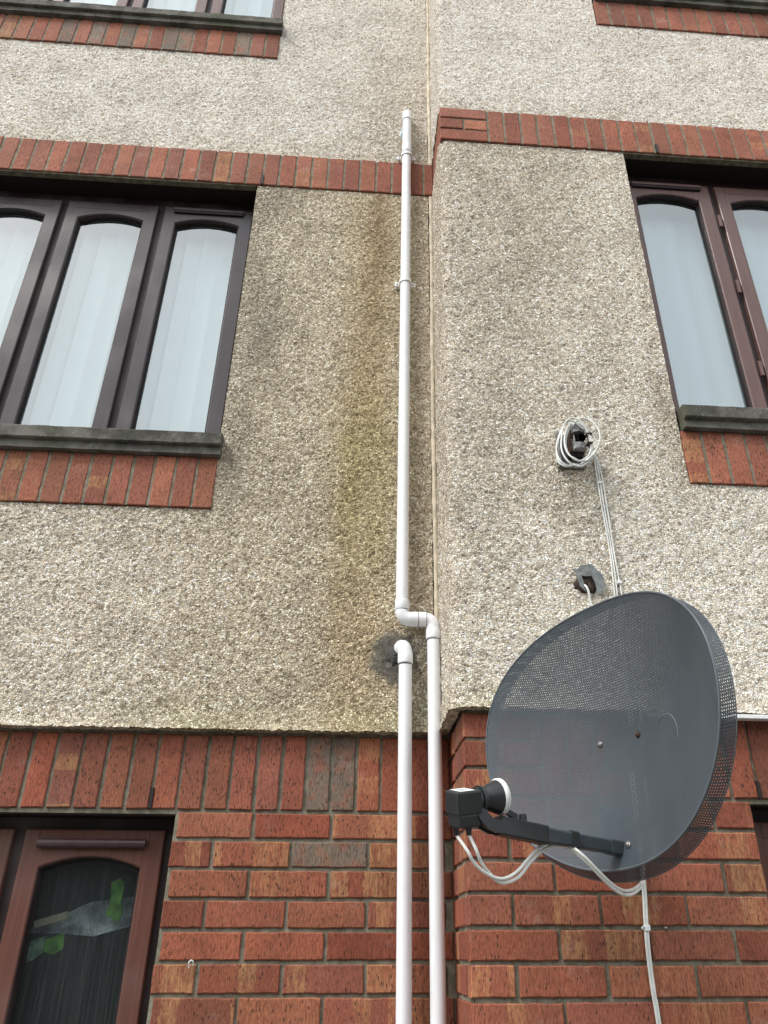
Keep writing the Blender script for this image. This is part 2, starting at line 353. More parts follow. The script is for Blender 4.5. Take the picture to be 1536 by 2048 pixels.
# ------------------------------------------------------------------ roughcast panels (fine grids so that the stones truly stand out)
def panel(path, nrm, zs, hole, t=.02):
    """path: (x,y) samples, nrm: outward normals, hole(x,z)->bool drops the cell"""
    nx, nz = len(path), len(zs); P = np.array(path); Nn = np.array(nrm); Z = np.array(zs)
    V = np.zeros((nx, nz, 3)); V[..., 0] = P[:, None, 0]; V[..., 1] = P[:, None, 1]; V[..., 2] = Z[None]
    xc = (P[:-1, 0]+P[1:, 0])/2; zc = (Z[:-1]+Z[1:])/2
    keep = np.array([[not hole(x, z) for z in zc] for x in xc])
    idx = np.arange(nx*nz).reshape(nx, nz); ii, kk = np.nonzero(keep)
    F = np.stack([idx[ii, kk], idx[ii+1, kk], idx[ii+1, kk+1], idx[ii, kk+1]], 1)
    kp = np.pad(keep, 1); B = {}; vs = V.reshape(-1, 3).tolist(); extra = []; L = 3
    def back(i, k, l):
        if (i, k, l) not in B:
            B[(i, k, l)] = len(vs); p = V[i, k].copy(); p[:2] -= Nn[i]*t*l/L; vs.append(p.tolist())
        return B[(i, k, l)]
    def g(i, k, l): return int(idx[i, k]) if l == 0 else back(i, k, l)
    for i, k in zip(ii, kk):
        for di, dk, a, b in ((-1, 0, (0, 1), (0, 0)), (1, 0, (1, 0), (1, 1)), (0, -1, (0, 0), (1, 0)), (0, 1, (1, 1), (0, 1))):
            if not kp[i+1+di, k+1+dk]:
                for l in range(L): extra.append((g(i+a[0], k+a[1], l), g(i+b[0], k+b[1], l), g(i+b[0], k+b[1], l+1), g(i+a[0], k+a[1], l+1)))
    me = bpy.data.meshes.new('roughcast'); me.from_pydata(vs, [], F.tolist()+extra)
    bm = bmesh.new(); bm.from_mesh(me)
    bmesh.ops.delete(bm, geom=[v for v in bm.verts if not v.link_faces], context='VERTS')
    bm.to_mesh(me); bm.free(); me.polygons.foreach_set('use_smooth', [True]*len(me.polygons)); return me

# ================================================================== THE HOUSE
S = -.3207                      # face of the projecting wing
REC = .026                      # bands, sills' bricks stand this much proud of the lower brickwork
H = empty('apartment_building', (.55, 0, 0), 'two-storey-plus block of red brick and pebbledash with a step in its wall', 'building')
WL, WR = -.262, 1.366           # right edge of left openings, left edge of right openings
ZH = [2.25, 4.895, 7.53]        # window heads
ZS = [.87, 3.515, 6.145]        # sill tops
joint = .0102
# --- backing (mortar plane + core) with openings
def backing(x0, x1, z0, z1, yf, opens, th=.26):
    mb = MB(); xs = sorted({x0, x1, *[o[0] for o in opens], *[o[1] for o in opens]}); zs = sorted({z0, z1, *[o[2] for o in opens], *[o[3] for o in opens]})
    for i in range(len(xs)-1):
        for k in range(len(zs)-1):
            cx, cz = (xs[i]+xs[i+1])/2, (zs[k]+zs[k+1])/2
            if any(o[0] < cx < o[1] and o[2] < cz < o[3] for o in opens): continue
            inner = lambda a, b: any(o[0] < a < o[1] and o[2] < b < o[3] for o in opens)
            X0, X1, Z0, Z1 = xs[i], xs[i+1], zs[k], zs[k+1]
            mb.add([(X0, yf, Z0), (X1, yf, Z0), (X1, yf, Z1), (X0, yf, Z1)], [(0, 1, 2, 3)])
            mb.add([(X0, yf+th, Z0), (X1, yf+th, Z0), (X1, yf+th, Z1), (X0, yf+th, Z1)], [(3, 2, 1, 0)])
            for a, b, q in ((X0-.001, cz, [(X0, Z0), (X0, Z1)]), (X1+.001, cz, [(X1, Z0), (X1, Z1)]), (cx, Z0-.001, [(X0, Z0), (X1, Z0)]), (cx, Z1+.001, [(X0, Z1), (X1, Z1)])):
                if inner(a, b) or a < x0 or a > x1 or b > z1 or b < z0:
                    (a0, b0), (a1, b1) = q; mb.add([(a0, yf, b0), (a1, yf, b1), (a1, yf+th, b1), (a0, yf+th, b0)], [(0, 1, 2, 3)])
    return mb
XL, XR, ZT = -2.6, 3.6, 7.9
opL = [(-2.0, WL+(.032 if a < 1 else 0), a, b) for a, b in zip(ZS, ZH)]; opR = [(WR, 3.12, a, b) for a, b in zip(ZS, ZH)]
backing(XL, .60, 0, ZT, .0075, opL).build('wall_core', M['mortar'], H, recalc=False)
backing(.5895, XR, 0, ZT, S+.0075, opR).build('wall_core', M['mortar'], H, recalc=False)
MB().add([(.5882, S+.0062, 0), (.5882, .02, 0), (.5882, .02, ZT), (.5882, S+.0062, ZT)], [(0, 1, 2, 3)]).build('return_core', M['mortar'], H, recalc=False)
# --- lower brickwork, left
bk = Bricks(); PUR = {(0, 1), (2, 0)}
for c in range(1, 30):
    z1 = 2.25-.075*(c-1)-joint/2; z0 = 2.25-.075*c+joint/2
    off = 0 if c % 2 else .1125
    k = -12
    while True:
        a = off+.225*k+joint/2; b = off+.225*(k+1)-joint/2; k += 1
        if a > .575: break
        b = min(b, .5815)
        if z0 > ZS[0]-.28 and z1 < 2.25:
            if a < -2.0 < b: b = -2.0
            elif -2.0 <= a < -.230 and b > -.230: a = -.230
            elif -2.0 <= a and b <= -.230: continue
            elif a < -.230 and b > -2.0 and b < -.23: continue
        if b-a < .02: continue
        bk.add(a, b, z0, z1, purple=(c == 2 and abs(a-.117) < .02), tan={1: None, 2: .9, 6: .95}.get(c))
# soldier course over the ground floor
for i in range(-34, 9):
    a = -.0067+.075*i+joint/2; b = a+.075-joint
    if a > .56: continue
    bk.add(a, min(b, .5815), 2.25+joint/2, 2.466, vert=True, purple=i in (2, 3), depth=.04)
bk.build('brick_wall', M['brick'], H)
# --- lower brickwork, right wing: front and return
bk = Bricks()
for c in range(1, 30):
    z1 = 2.25-.075*(c-1)-joint/2; z0 = 2.25-.075*c+joint/2
    off = .6949 if c % 2 == 0 else .6949+.1125
    xs = [off+.225*k for k in range(-1, 13)]
    xs = [x for x in xs if x > .60]
    a = .582
    for x in xs:
        A, B_ = a+(joint/2 if a > .59 else 0), x-joint/2; a = x
        if z0 > ZS[0]-.28:
            if A < WR < B_: B_ = WR
            elif A >= WR and B_ <= 3.12: continue
            elif A < 3.12 < B_: A = 3.12
        if B_-A > .02: bk.add(A, B_, z0, z1, y=S)
    ys = [S+.003, S+.1125 if c % 2 == 0 else S+.22, -.002] if c % 2 == 0 else [S+.003, S+.222, -.002]
    for p, q in zip(ys[:-1], ys[1:]): bk.add(p+(joint/2 if p > S+.01 else 0), q-joint/2, z0, z1, y=.582, axis='x')
# three stretcher courses at the quoin, then soldiers
for r_ in range(3):
    z0 = 2.25+joint/2+.0742*r_; z1 = z0+.0645
    bk.add(.582, .7925 if r_ != 1 else .682, z0, z1, y=S)
    if r_ == 1: bk.add(.692, .7925, z0, z1, y=S)
    for p, q in (((S+.003), S+.215), (S+.225, -.002)): bk.add(p, q, z0, z1, y=.582, axis='x')
for i in range(0, 37):
    a = .8027+.075*i; bk.add(a, a+.075-joint, 2.25+joint/2, 2.466, y=S, vert=True, depth=.04)
bk.build('brick_wall', M['brick'], H)
# --- storey bands and the brick panels under the sills
for z0, z1, kind in ((4.895, 5.105, 'band'), (7.53, 7.74, 'band')):
    bk = Bricks()
    for i in range(-34, 9):
        a = -.012+.075*i+joint/2; b = min(a+.075-joint, .556)
        if b-a > .02: bk.add(a, b, z0, z1, y=-REC-.0025, vert=True, depth=.05)
    for r_ in range(3):
        zz = z0+.0725*r_
        bk.add(.556, .764 if r_ != 1 else .655, zz, zz+.063, y=S-REC-.004, tan=.1)
        if r_ == 1: bk.add(.665, .764, zz, zz+.063, y=S-REC-.004, tan=.1)
    for i in range(0, 37):
        a = .7738+.0748*i; bk.add(a, a+.0748-joint, z0, z1, y=S-REC-.0025, vert=True, depth=.05)
    bk.add(S-REC-.001, S+.14, z0, z1, y=.556, axis='x', tan=.1); bk.add(S+.15, -.03, z0, z1, y=.5565, axis='x', tan=.1)
    bk.build('brick_band', M['band'], H, 'band of upright red bricks at storey height')
    m = MB().box((XL, -REC+.001, z0+.002), (.566, .02, z1-.002)); m.box((.560, S-REC+.001, z0+.002), (XR, .01, z1-.002)); m.build('band_mortar', M['mortar'], H)
for si, (zb, zt) in enumerate(((3.228, 3.4315), (5.860, 6.0615))):
    for sd_ in 'LR':
        bk = Bricks()
        if sd_ == 'L':
            for i in range(0, 23):
                b = -.2526-.075*i; bk.add(b-.075+joint, b, zb, zt, y=-REC-.0025, vert=True, depth=.05, purple=(si == 1 and i in (2, 6, 7, 10, 12, 14)))
            MB().box((-1.996, -REC+.001, zb+.002), (-.2545, .02, zt-.002)).build('sill_mortar', M['mortar'], H)
        else:
            for i in range(0, 25):
                a = 1.370+.0765*i; bk.add(a, a+.0765-joint, zb, zt, y=S-REC-.0025, vert=True, depth=.05)
            MB().box((1.372, S-REC+.001, zb+.002), (3.25, S+.02, zt-.002)).build('sill_mortar', M['mortar'], H)
        bk.build('sill_brickwork', M['band'], H)
# --- roughcast
def zsamples(z0, z1, d0, d1):
    out = [z0]; 
    while out[-1] < z1: out.append(out[-1]+d0+(d1-d0)*(out[-1]-2.4)/5)
    out[-1] = z1; return out
def flare(z, zb): return .022*math.exp(-(z-zb)/.03)
def make_panel(side, z0, z1, d0, d1, bell):
    dx = d0*1.15 if z0 < 4 else .0095
    if side == 'L':
        xs = np.arange(XL, .537, dx); path = [(x, -.018) for x in xs]; nr = [(0, -1)]*len(path)
        hole = lambda x, z: (-1.998 < x < -.256 and ((3.228 < z < 4.95) or z > 5.862))
    else:
        R = .034; xr = .553; yf = S-.018; path = []; nr = []
        for y in np.arange(-.012, yf+R, -dx): path.append((xr, y)); nr.append((-1, 0))
        for a in np.linspace(0, math.pi/2, 9)[0:]: path.append((xr+R-R*math.cos(a), yf+R-R*math.sin(a))); nr.append((-math.cos(a), -math.sin(a)))
        for x in np.arange(xr+R+dx, XR, dx): path.append((x, yf)); nr.append((0, -1))
        hole = lambda x, z: (x > 1.3685 and ((3.228 < z < 4.95) or z > 5.862)) if x < 3.2 else False
    me = panel(path, nr, zsamples(z0, z1, d0, d1), hole, .034)
    if bell:
        co = np.zeros(len(me.vertices)*3, dtype=np.float32); me.vertices.foreach_get('co', co); co = co.reshape(-1, 3)
        f_ = .022*np.exp(-(co[:, 2]-z0)/.03)
        if side == 'L': co[:, 1] -= np.where(co[:, 1] < -.01, f_, f_*.5)
        else:
            q = (co[:, 0] < .59) & (co[:, 1] > S); co[:, 0] -= np.where(q, f_*.5, 0); co[:, 1] -= np.where(q, 0, f_)
        me.vertices.foreach_set('co', co.ravel()); me.update()
    return link('roughcast', me, M['roughL' if side == 'L' else 'roughR'], H, label='%s pebbledash on the %s wall' % ('stained' if z0 < 4 else 'pale grey', 'recessed' if side == 'L' else 'projecting'))
for sd_ in 'LR':
    make_panel(sd_, 2.474, 4.893, .0042, .008, True)
    make_panel(sd_, 5.107, ZT, .0075, .011, False)
# dark shadow gap bead under the bellcast
# --- sealed movement joint in the inner corner
def strip(z0, z1):
    mb = MB(); n = int((z1-z0)/.03); rows = []
    for i in range(n+1):
        z = z0+(z1-z0)*i/n; w_ = .0085+random.uniform(-.0012, .0012); cx = .5445+.0015*math.sin(z*3)+random.uniform(-.0007, .0007)
        rows.append([(cx-w_, -.018, z), (cx-w_*.5, -.0235, z), (cx+w_*.5, -.0235, z), (cx+w_, -.018, z)])
    vs = [p for r_ in rows for p in r_]; fs = [(i*4+k, i*4+k+1, i*4+k+5, i*4+k+4) for i in range(n) for k in range(3)]
    mb.add(vs, fs, 0, True); return mb
for a, b in ((2.476, 4.892), (5.107, ZT)): strip(a, b).build('joint_sealant', M['seal'], H)
# --- weep vents: black open perpends
for x, z0, z1, y in ((-.237, 4.896, 4.955, -REC-.006), (1.524, 4.896, 4.95, S-REC-.006), (-.3067, 2.256, 2.312, -.003), (1.398, 2.256, 2.30, S-.003)):
    MB().box((x-.0048, y, z0), (x+.0048, y+.02, z1)).build('weep_vent', M['gasket'], H)
# --- lintel lips (thin grey edge seen under the soldiers)
for z, y0, L_ in ((2.25, -.0, 0), (4.895, -REC, 1), (7.53, -REC, 2)):
    MB().box((-1.999, y0+.006, z-.0085), (WL+.031 if L_ == 0 else WL-.001, max(y0+.02, .0085), z+.003)).build('lintel', M['lintel'], H)
    MB().box((WR+.001, S+y0+.006, z-.0085), (3.119, S+max(y0+.02, .0085), z+.003)).build('lintel', M['lintel'], H)

# --- dark soffit boards over the openings
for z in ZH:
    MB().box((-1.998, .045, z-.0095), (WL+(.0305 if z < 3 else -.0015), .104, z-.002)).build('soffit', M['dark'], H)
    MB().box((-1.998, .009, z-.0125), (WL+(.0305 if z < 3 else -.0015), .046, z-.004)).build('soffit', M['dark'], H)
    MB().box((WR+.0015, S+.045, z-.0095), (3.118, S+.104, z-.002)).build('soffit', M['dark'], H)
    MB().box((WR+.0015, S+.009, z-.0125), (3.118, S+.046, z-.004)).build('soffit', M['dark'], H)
# ------------------------------------------------------------------ windows
def loops_window(x0, x1, z0, z1, gx, gz0, spring, apex, y0):
    """sash with an arched light; returns profile loops sharing one vertex count"""
    g0, g1 = x0+gx, x1-gx; NA = 14
    def inner(off, y):
        a, b = g0-off, g1+off; pts = [(a, y, gz0-off), (b, y, gz0-off)]
        for i in range(NA+1):
            t = i/NA; x = b+(a-b)*t; u = (x-(a+b)/2)/((b-a)/2); pts.append((x, y, spring+off+(apex-spring)*(1-u*u)))
        return pts
    def outer(ins, y):
        a, b = x0+ins, x1-ins; pts = [(a, y, z0+ins), (b, y, z0+ins)]
        for i in range(NA+1): pts.append((b+(a-b)*i/NA, y, z1-ins))
        return pts
    return [outer(0, y0+.05), outer(0, y0+.003), outer(.003, y0), inner(.006, y0), inner(.003, y0+.002), inner(.0025, y0+.005)], inner
def window(side, lvl, sashes, frame_mat, vents=(), x_hide=None, low=False, sill=True):
    """sashes: list of (x0,x1)"""
    zh, zs = ZH[lvl], ZS[lvl]; base = S if side == 'R' else 0.
    win = bpy.data.objects.new('window', None)
    xa, xb = (-1.999, WL+(.032 if low else 0)) if side == 'L' else (WR, 3.119)
    y0 = base+.080
    # frame is the part's own mesh: head, jambs, cill and the mullions recessed between sashes
    f = MB(); zt = zh-.010; bt = zs+.012
    ztop = zh-.068 if lvl else zh-.043
    f.box((xa, y0+.022, ztop-.004), (xb, y0+.085, zt)); f.box((xa, y0+.022, bt-.02), (xb, y0+.085, bt+.03))
    f.box((xa, y0+.0215, bt+.03), (sashes[0][0]+.01, y0+.085, ztop-.004)); f.box((sashes[-1][1]-.01, y0+.0215, bt+.03), (xb, y0+.085, ztop-.004))
    for (a, b), (c, d) in zip(sashes[:-1], sashes[1:]): f.box((b-.01, y0+.0225, bt+.03), (c+.01, y0+.085, ztop-.004))
    wo = f.build('window', M['darkframe'], H)
    for i, (a, b) in enumerate(sashes):
        zt_, zb_ = ztop, zs+.035
        spring, apex = zt_-.104, zt_-.074
        gz0 = zs+.072
        loops, inner = loops_window(a, b, zb_, zt_, .060, gz0, spring, apex, y0)
        n = len(loops[0]); mb = MB(); vs = [p for l in loops for p in l]
        fs = [(j*n+k, j*n+(k+1) % n, (j+1)*n+(k+1) % n, (j+1)*n+k) for j in range(len(loops)-1) for k in range(n)]
        mb.add(vs, fs)
        sash = mb.build('sash', frame_mat, wo)
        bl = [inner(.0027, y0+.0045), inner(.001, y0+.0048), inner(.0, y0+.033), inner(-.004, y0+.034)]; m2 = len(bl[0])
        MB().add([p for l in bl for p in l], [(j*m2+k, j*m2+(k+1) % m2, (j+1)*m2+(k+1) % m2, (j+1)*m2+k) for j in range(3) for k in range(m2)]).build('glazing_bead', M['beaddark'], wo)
        # rail/stile joint lines and the glazing gasket
        gk = MB(); 
        for xx in (a+.043, b-.043): gk.box((xx-.0008, y0-.0006, zt_-.042), (xx+.0008, y0+.002, zt_-.004))
        gk.box((a+.043, y0-.0006, zt_-.0428), (b-.043, y0+.002, zt_-.0412))
        lp0, lp1 = inner(-.001, y0+.026), inner(-.0075, y0+.026); m_ = len(lp0)
        gk.add(lp0+lp1, [(k, (k+1) % m_, (k+1) % m_+m_, k+m_) for k in range(m_)])
        gk.build('gasket', M['gasket'], wo)
        pl = inner(.001, y0+.030); gm = MB().add(pl, [tuple(range(len(pl)))]); gm.build('pane', M['glass'], wo, recalc=False)
        if i in vents:
            if low:
                c_ = MB(); zc = zt_-.038
                c_.tube([(a+.046, y0-.012, zc), (b-.050, y0-.012, zc)], .0125, 14); c_.box((a+.050, y0-.012, zc-.012), (b-.054, y0+.001, zc+.011))
                c_.build('vent_cover', M['ventdark'], wo)
                for xx in (a+.050, b-.054): pass
            else:
                c_ = MB().box((a+.045, y0-.013, zt_-.028), (b-.040, y0+.001, zt_-.014)); c_.build('vent_cover', frame_mat, wo)
                MB().box((a+.047, y0-.010, zt_-.040), (b-.042, y0+.0004, zt_-.0285)).build('vent_slot', M['gasket'], wo)
    if sill:
        sx0, sx1 = (-2.004, -.243) if side == 'L' else (1.378, 3.14)
        yb = base-.072; n = 60; xs = np.linspace(sx0, sx1, n); prof = [(yb+.018, zs-.083), (yb+.018, zs-.052), (yb+.003, zs-.050), (yb, zs-.047), (yb, zs-.004), (yb+.004, zs), (base+.10, zs+.030), (base+.10, zs-.083)]
        if side == 'R': pass
        vs = []; 
        for x in xs: vs += [(x, y+random.uniform(-.0008, .0008), z+random.uniform(-.0010, .0010)) for y, z in prof]
        k = len(prof); fs = [(i*k+j, i*k+(j+1) % k, (i+1)*k+(j+1) % k, (i+1)*k+j) for i in range(n-1) for j in range(k)]
        fs += [tuple(range(k)), tuple((n-1)*k+j for j in range(k))]
        sm = MB().add(vs, fs); sm.build('sill', M['stone'], wo)
        # the sill's rear part tapers up to the stub of wall beside the opening
    return wo
M['darkframe'] = mat_frame('dark_frame', (.026, .012, .012), .5)
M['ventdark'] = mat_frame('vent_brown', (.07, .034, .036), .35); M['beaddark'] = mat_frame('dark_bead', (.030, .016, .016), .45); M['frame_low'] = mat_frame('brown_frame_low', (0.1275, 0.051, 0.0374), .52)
M['frame_low'].node_tree.nodes['Principled BSDF'].inputs['Specular IOR Level'].default_value = .3
M['framegrey'] = mat_frame('sky_grey_frame', (0.0493, 0.0357, 0.0391), .3)  # same brown frame with greyish sky reflection put into the colour
PL = [(-1.974, -1.574), (-1.544, -1.144), (-1.114, -.709), (-.679, -.277)]
PR = [(1.378, 1.779), (1.809, 2.211), (2.241, 2.643), (2.673, 3.075)]
PLl = [(x0+.010, x1+.008) for x0, x1 in PL]
window('L', 1, PL, M['framegrey'], vents=(3,)); window('L', 2, PL, M['frame'])
window('R', 1, PR, M['frame'], vents=(0,)); window('R', 2, PR, M['frame'])
window('L', 0, [(-1.956, -1.56), (-1.53, -1.134), (-1.10, -.704), (-.670, -.266)], M['frame_low'], vents=(3,), low=True)
window('R', 0, PR, M['frame_low'], low=True)
# hinges on the right-hand window
for z in (4.60, 4.22, 3.80):
    h = MB().cbox((1.783, S+.070, z-.035), (1.797, S+.083, z+.035), .003); h.build('hinge', M['frame'], H)
# --- dark rooms behind the glass
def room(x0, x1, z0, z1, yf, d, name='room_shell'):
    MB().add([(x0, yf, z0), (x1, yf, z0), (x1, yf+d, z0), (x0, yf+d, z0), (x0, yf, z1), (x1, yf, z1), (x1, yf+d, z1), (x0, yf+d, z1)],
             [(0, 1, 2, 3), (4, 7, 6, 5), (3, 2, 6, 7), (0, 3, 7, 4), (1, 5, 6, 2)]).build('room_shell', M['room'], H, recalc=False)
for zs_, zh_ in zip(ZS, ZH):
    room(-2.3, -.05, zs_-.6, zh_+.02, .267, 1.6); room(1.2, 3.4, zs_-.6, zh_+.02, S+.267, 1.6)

# ------------------------------------------------------------------ blinds and curtains (things hanging inside)
def blind(x0, x1, z0, z1, y, label, pitch=.078, group=None):
    r = empty('vertical_blind', ((x0+x1)/2, y, z1), label, 'blind', group)
    MB().box((x0, y-.02, z1-.03), (x1, y+.02, z1)).build('headrail', M['blind'], r)
    x = x0; 
    while x < x1:
        a = math.radians(random.uniform(7, 16)); w_ = .089/2; mb = MB(); c = x+.04
        pts = []
        for t in np.linspace(-1, 1, 7): pts.append((c+t*w_*math.cos(a), y+t*w_*math.sin(a)+.006*(1-t*t)))
        vs = [(px, py, z) for z in (z0, z1-.03) for px, py in pts]+[(px, py+.0012, z) for z in (z0, z1-.03) for px, py in pts]
        fs = [(i, i+1, i+8, i+7) for i in range(6)]+[(i+14, i+21, i+22, i+15) for i in range(6)]
        mb.add(vs, fs, 0, True); mb.build('slat', M['blind'], r, recalc=False); x += pitch
blind(-1.98, -.27, 3.56, 4.86, .19, 'white vertical blind behind the dark framed middle-storey window on the left', group='white vertical blinds')
blind(-1.98, -.27, 6.2, 7.5, .19, 'white vertical blind behind the window cut off at the upper left', group='white vertical blinds')
def net(x0, x1, z0, z1, y, label, amp=.004):
    mb = MB(); n = 160; row = [(x0+(x1-x0)*i/n, y+amp*math.sin(i*.55)+amp*.6*math.sin(i*.21+1)) for i in range(n+1)]
    vs = [(a, b, z) for z in (z0, z1) for a, b in row]+[(a, b+.0015, z) for z in (z0, z1) for a, b in row]
    k = n+1; mb.add(vs, [(i, i+1, i+1+k, i+k) for i in range(n)]+[(i+2*k, i+3*k, i+3*k+1, i+2*k+1) for i in range(n)], 0, True)
    o = mb.build('net_curtain', M['net'], None, recalc=False); return tag(o, label, 'curtain')
net(1.40, 3.08, 3.56, 4.87, S+.20, 'smooth white net curtain filling the brown window on the right')
net(1.40, 3.08, 6.2, 7.5, S+.20, 'white net curtain in the topmost right window above its sill')

# set behind the ground-floor pane: pale band, green shapes, cream strip and pale green card
def mat_pale_band():
    m = N('pale_band_tone', .9, .1); s_ = m.rng(m.noise(220., m.map((1, 1, .03)), det=2), .3, .7); s2 = m.rng(m.noise(14., det=3), .35, .65)
    m.set(Base_Color=m.mix(s2, m.mix(s_, (.14, .145, .15), (.26, .27, .28)), m.mix(s_, (.42, .43, .44), (.66, .67, .68)))); return m.m
sw = []
for i in range(41):
    t = i/40; x = -.64+.38*t
    top = float(np.interp(t, [0, .2, .45, .7, 1], [1.962, 1.985, 2.026, 2.036, 2.050])); bot = float(np.interp(t, [0, .25, .5, .75, 1], [1.945, 1.945, 1.938, 1.962, 1.990]))
    sw.append((x, top, min(bot, top-.012)))
mb = MB(); vs = []
for i, (x, t_, b_) in enumerate(sw):
    for k in range(5):
        q = k/4; vs.append((x, .19+.004*math.sin(i*.7)+.018*math.sin(q*math.pi), t_+(b_-t_)*q))
fs = [(i*5+k, i*5+k+1, i*5+k+6, i*5+k+5) for i in range(40) for k in range(4)]; nv = len(vs)
mb.add(vs, fs, 0, True); mb.add([(x, y+.004, z) for x, y, z in vs], [f[::-1] for f in fs], 0, True)
tag(mb.build('pale_band', mat_pale_band(), None, recalc=False), 'grey-white curved band behind the ground-floor pane', 'curtain')
gm = simple('green_tone', (.12, .30, .03), .8, .2, .5, 30)
tag(MB().prism([(-.418, 2.075), (-.395, 2.085), (-.378, 2.075), (-.382, 2.02), (-.372, 2.0), (-.378, 1.975), (-.405, 1.985), (-.418, 1.99), (-.412, 2.03)], .165, .172).build('green_shape', gm, None), 'small green pennant hanging high in the ground-floor window', 'shape')
tag(MB().prism([(-.574, 1.930), (-.526, 1.946), (-.523, 1.907), (-.546, 1.892), (-.574, 1.900)], .165, .172).build('green_piece', gm, None), 'bright green card standing behind the pane at lower left', 'piece')
tag(MB().prism([(-.618, 1.925), (-.577, 1.938), (-.576, 1.898), (-.600, 1.880), (-.618, 1.872)], .166, .172).build('pale_green_piece', simple('pale_green', (.19, .30, .20), .8, .2, .5, 40), None), 'pale green card left of the bright green one inside the window', 'piece')
tag(MB().prism([(-.618, 1.975), (-.528, 2.0), (-.526, 1.981), (-.612, 1.957)], .160, .168).build('cream_strip', simple('cream', (.42, .36, .24), .7), None), 'cream strip lying along the top of the green card', 'card strip')

def mat_sheer():
    m = N('sheer_net', .9, .1); s_ = m.rng(m.noise(260., m.map((1, 1, .012)), det=2, rough=.7), .30, .75, .07, .20)
    m.set(Base_Color=(.42, .42, .42, 1), Alpha=s_); return m.m
mb = MB(); row = [(-1.97+1.73*i/80, .140+.004*math.sin(i*2.1)) for i in range(81)]
mb.add([(x, y_, z) for z in (1.0, 2.21) for x, y_ in row], [(i, i+1, i+82, i+81) for i in range(80)], 0, True)
tag(mb.build('sheer_curtain', mat_sheer(), None, recalc=False), 'thin see-through net with fine vertical threads behind the ground-floor pane', 'curtain')

# ------------------------------------------------------------------ white waste pipes
R_P = .0212
def arc(c, a0, a1, r, ax, ay, n=10):
    c = Vector(c); ax = Vector(ax); ay = Vector(ay)
    return [c+ax*r*math.cos(a0+(a1-a0)*i/n)+ay*r*math.sin(a0+(a1-a0)*i/n) for i in range(n+1)]
def socket(p, d, L=.036, r=.0245):
    """a fitting's socket: collar with a soft lip, open side along d"""
    p = Vector(p); d = Vector(d); return MB().tube([p, p+d*.004, p+d*(L-.003), p+d*L, p+d*L], [r-.002, r, r, r-.0008, R_P], 28)
def pipe_clip(parent, x, z, yw):
    """saddle clip with two feet on the wall"""
    yc = -.060; mb = MB(); pts = arc((x, yc, z), math.pi*1.04, math.pi*1.96, .0232, (1, 0, 0), (0, 1, 0), 16)
    pts = [Vector((x-.0232, yw, z))]+pts+[Vector((x+.0232, yw, z))]
    vs = []
    for p in pts:
        o = Vector((p.x-x, p.y-yc if p.y < yc+.01 else 0, 0)).normalized()*.0028
        for dz in (-.0085, .0085): vs += [(p.x, p.y, z+dz), (p.x+o.x, p.y+o.y, z+dz)]
    n = len(pts); fs = []
    for i in range(n-1):
        a, b = i*4, (i+1)*4; fs += [(a, b, b+2, a+2), (a+1, a+3, b+3, b+1), (a, a+1, b+1, b), (a+2, b+2, b+3, a+3)]
    mb.add(vs, fs)
    for s_ in (-1, 1): mb.cbox((x+s_*.023, yw-.0050, z-.010), (x+s_*.044, yw, z+.010), .0012); mb.cbox((x+s_*.027, yw, z-.007), (x+s_*.040, yw+.030, z+.007), .0012)
    c = mb.build('pipe_clip', M['cap'], parent)
    for s_ in (-1, 1):
        sc = MB().tube([(x+s_*.033, yw-.005, z), (x+s_*.033, yw-.008, z)], [.0042, .003], 10); sc.build('screw', M['zinc'], c)
P = empty('waste_pipe', (.43, -.06, 0), 'long white waste pipe rising up the pebbledash with a sideways jog', 'pipe')
x1, x2, y = .4275, .5285, -.060
MB().tube([(x1+.002, y, 5.38), (x1, y, 4.3), (x1-.002, y, 2.86)], R_P, 32).build('pipe', M['pvc'], P)
MB().tube([(x2+.001, y, 2.785), (x2, y, .12)], R_P, 32).build('pipe', M['pvc'], P)
# top elbow turning into the wall
e = MB().tube([(x1+.002, y, 5.378)]+[Vector((x1+.002, y, 5.405))]+arc((x1+.002, y+.028, 5.413), math.pi, math.pi/2, .028, (0, 1, 0), (0, 0, 1), 8)+[Vector((x1+.002, -.005, 5.441))], .0235, 28)
e = e.build('elbow', M['pvc'], P); socket((x1+.002, y, 5.405), (0, 0, -1), .03).build('socket', M['pvc'], e)
MB().tube([(x1+.002, y, 5.3755), (x1+.002, y, 5.3735)], .0226, 24).build('socket_seal', M['pvcgrey'], e)
# straight coupling at the upper clip
cpl = MB().tube([(x1+.002, y, 5.195), (x1+.0018, y, 5.19), (x1+.0017, y, 5.15), (x1+.0017, y, 5.135), (x1+.0017, y, 5.133)], [R_P, .0222, .0228, .0242, R_P], 28).build('coupling', M['pvc'], P)
MB().tube([(x1+.0016, y, 5.1325), (x1+.0016, y, 5.130)], .0222, 24).build('socket_seal', M['pvcgrey'], cpl)
pipe_clip(P, x1+.0016, 5.118, -.040); pipe_clip(P, x1, 4.312, -.041)
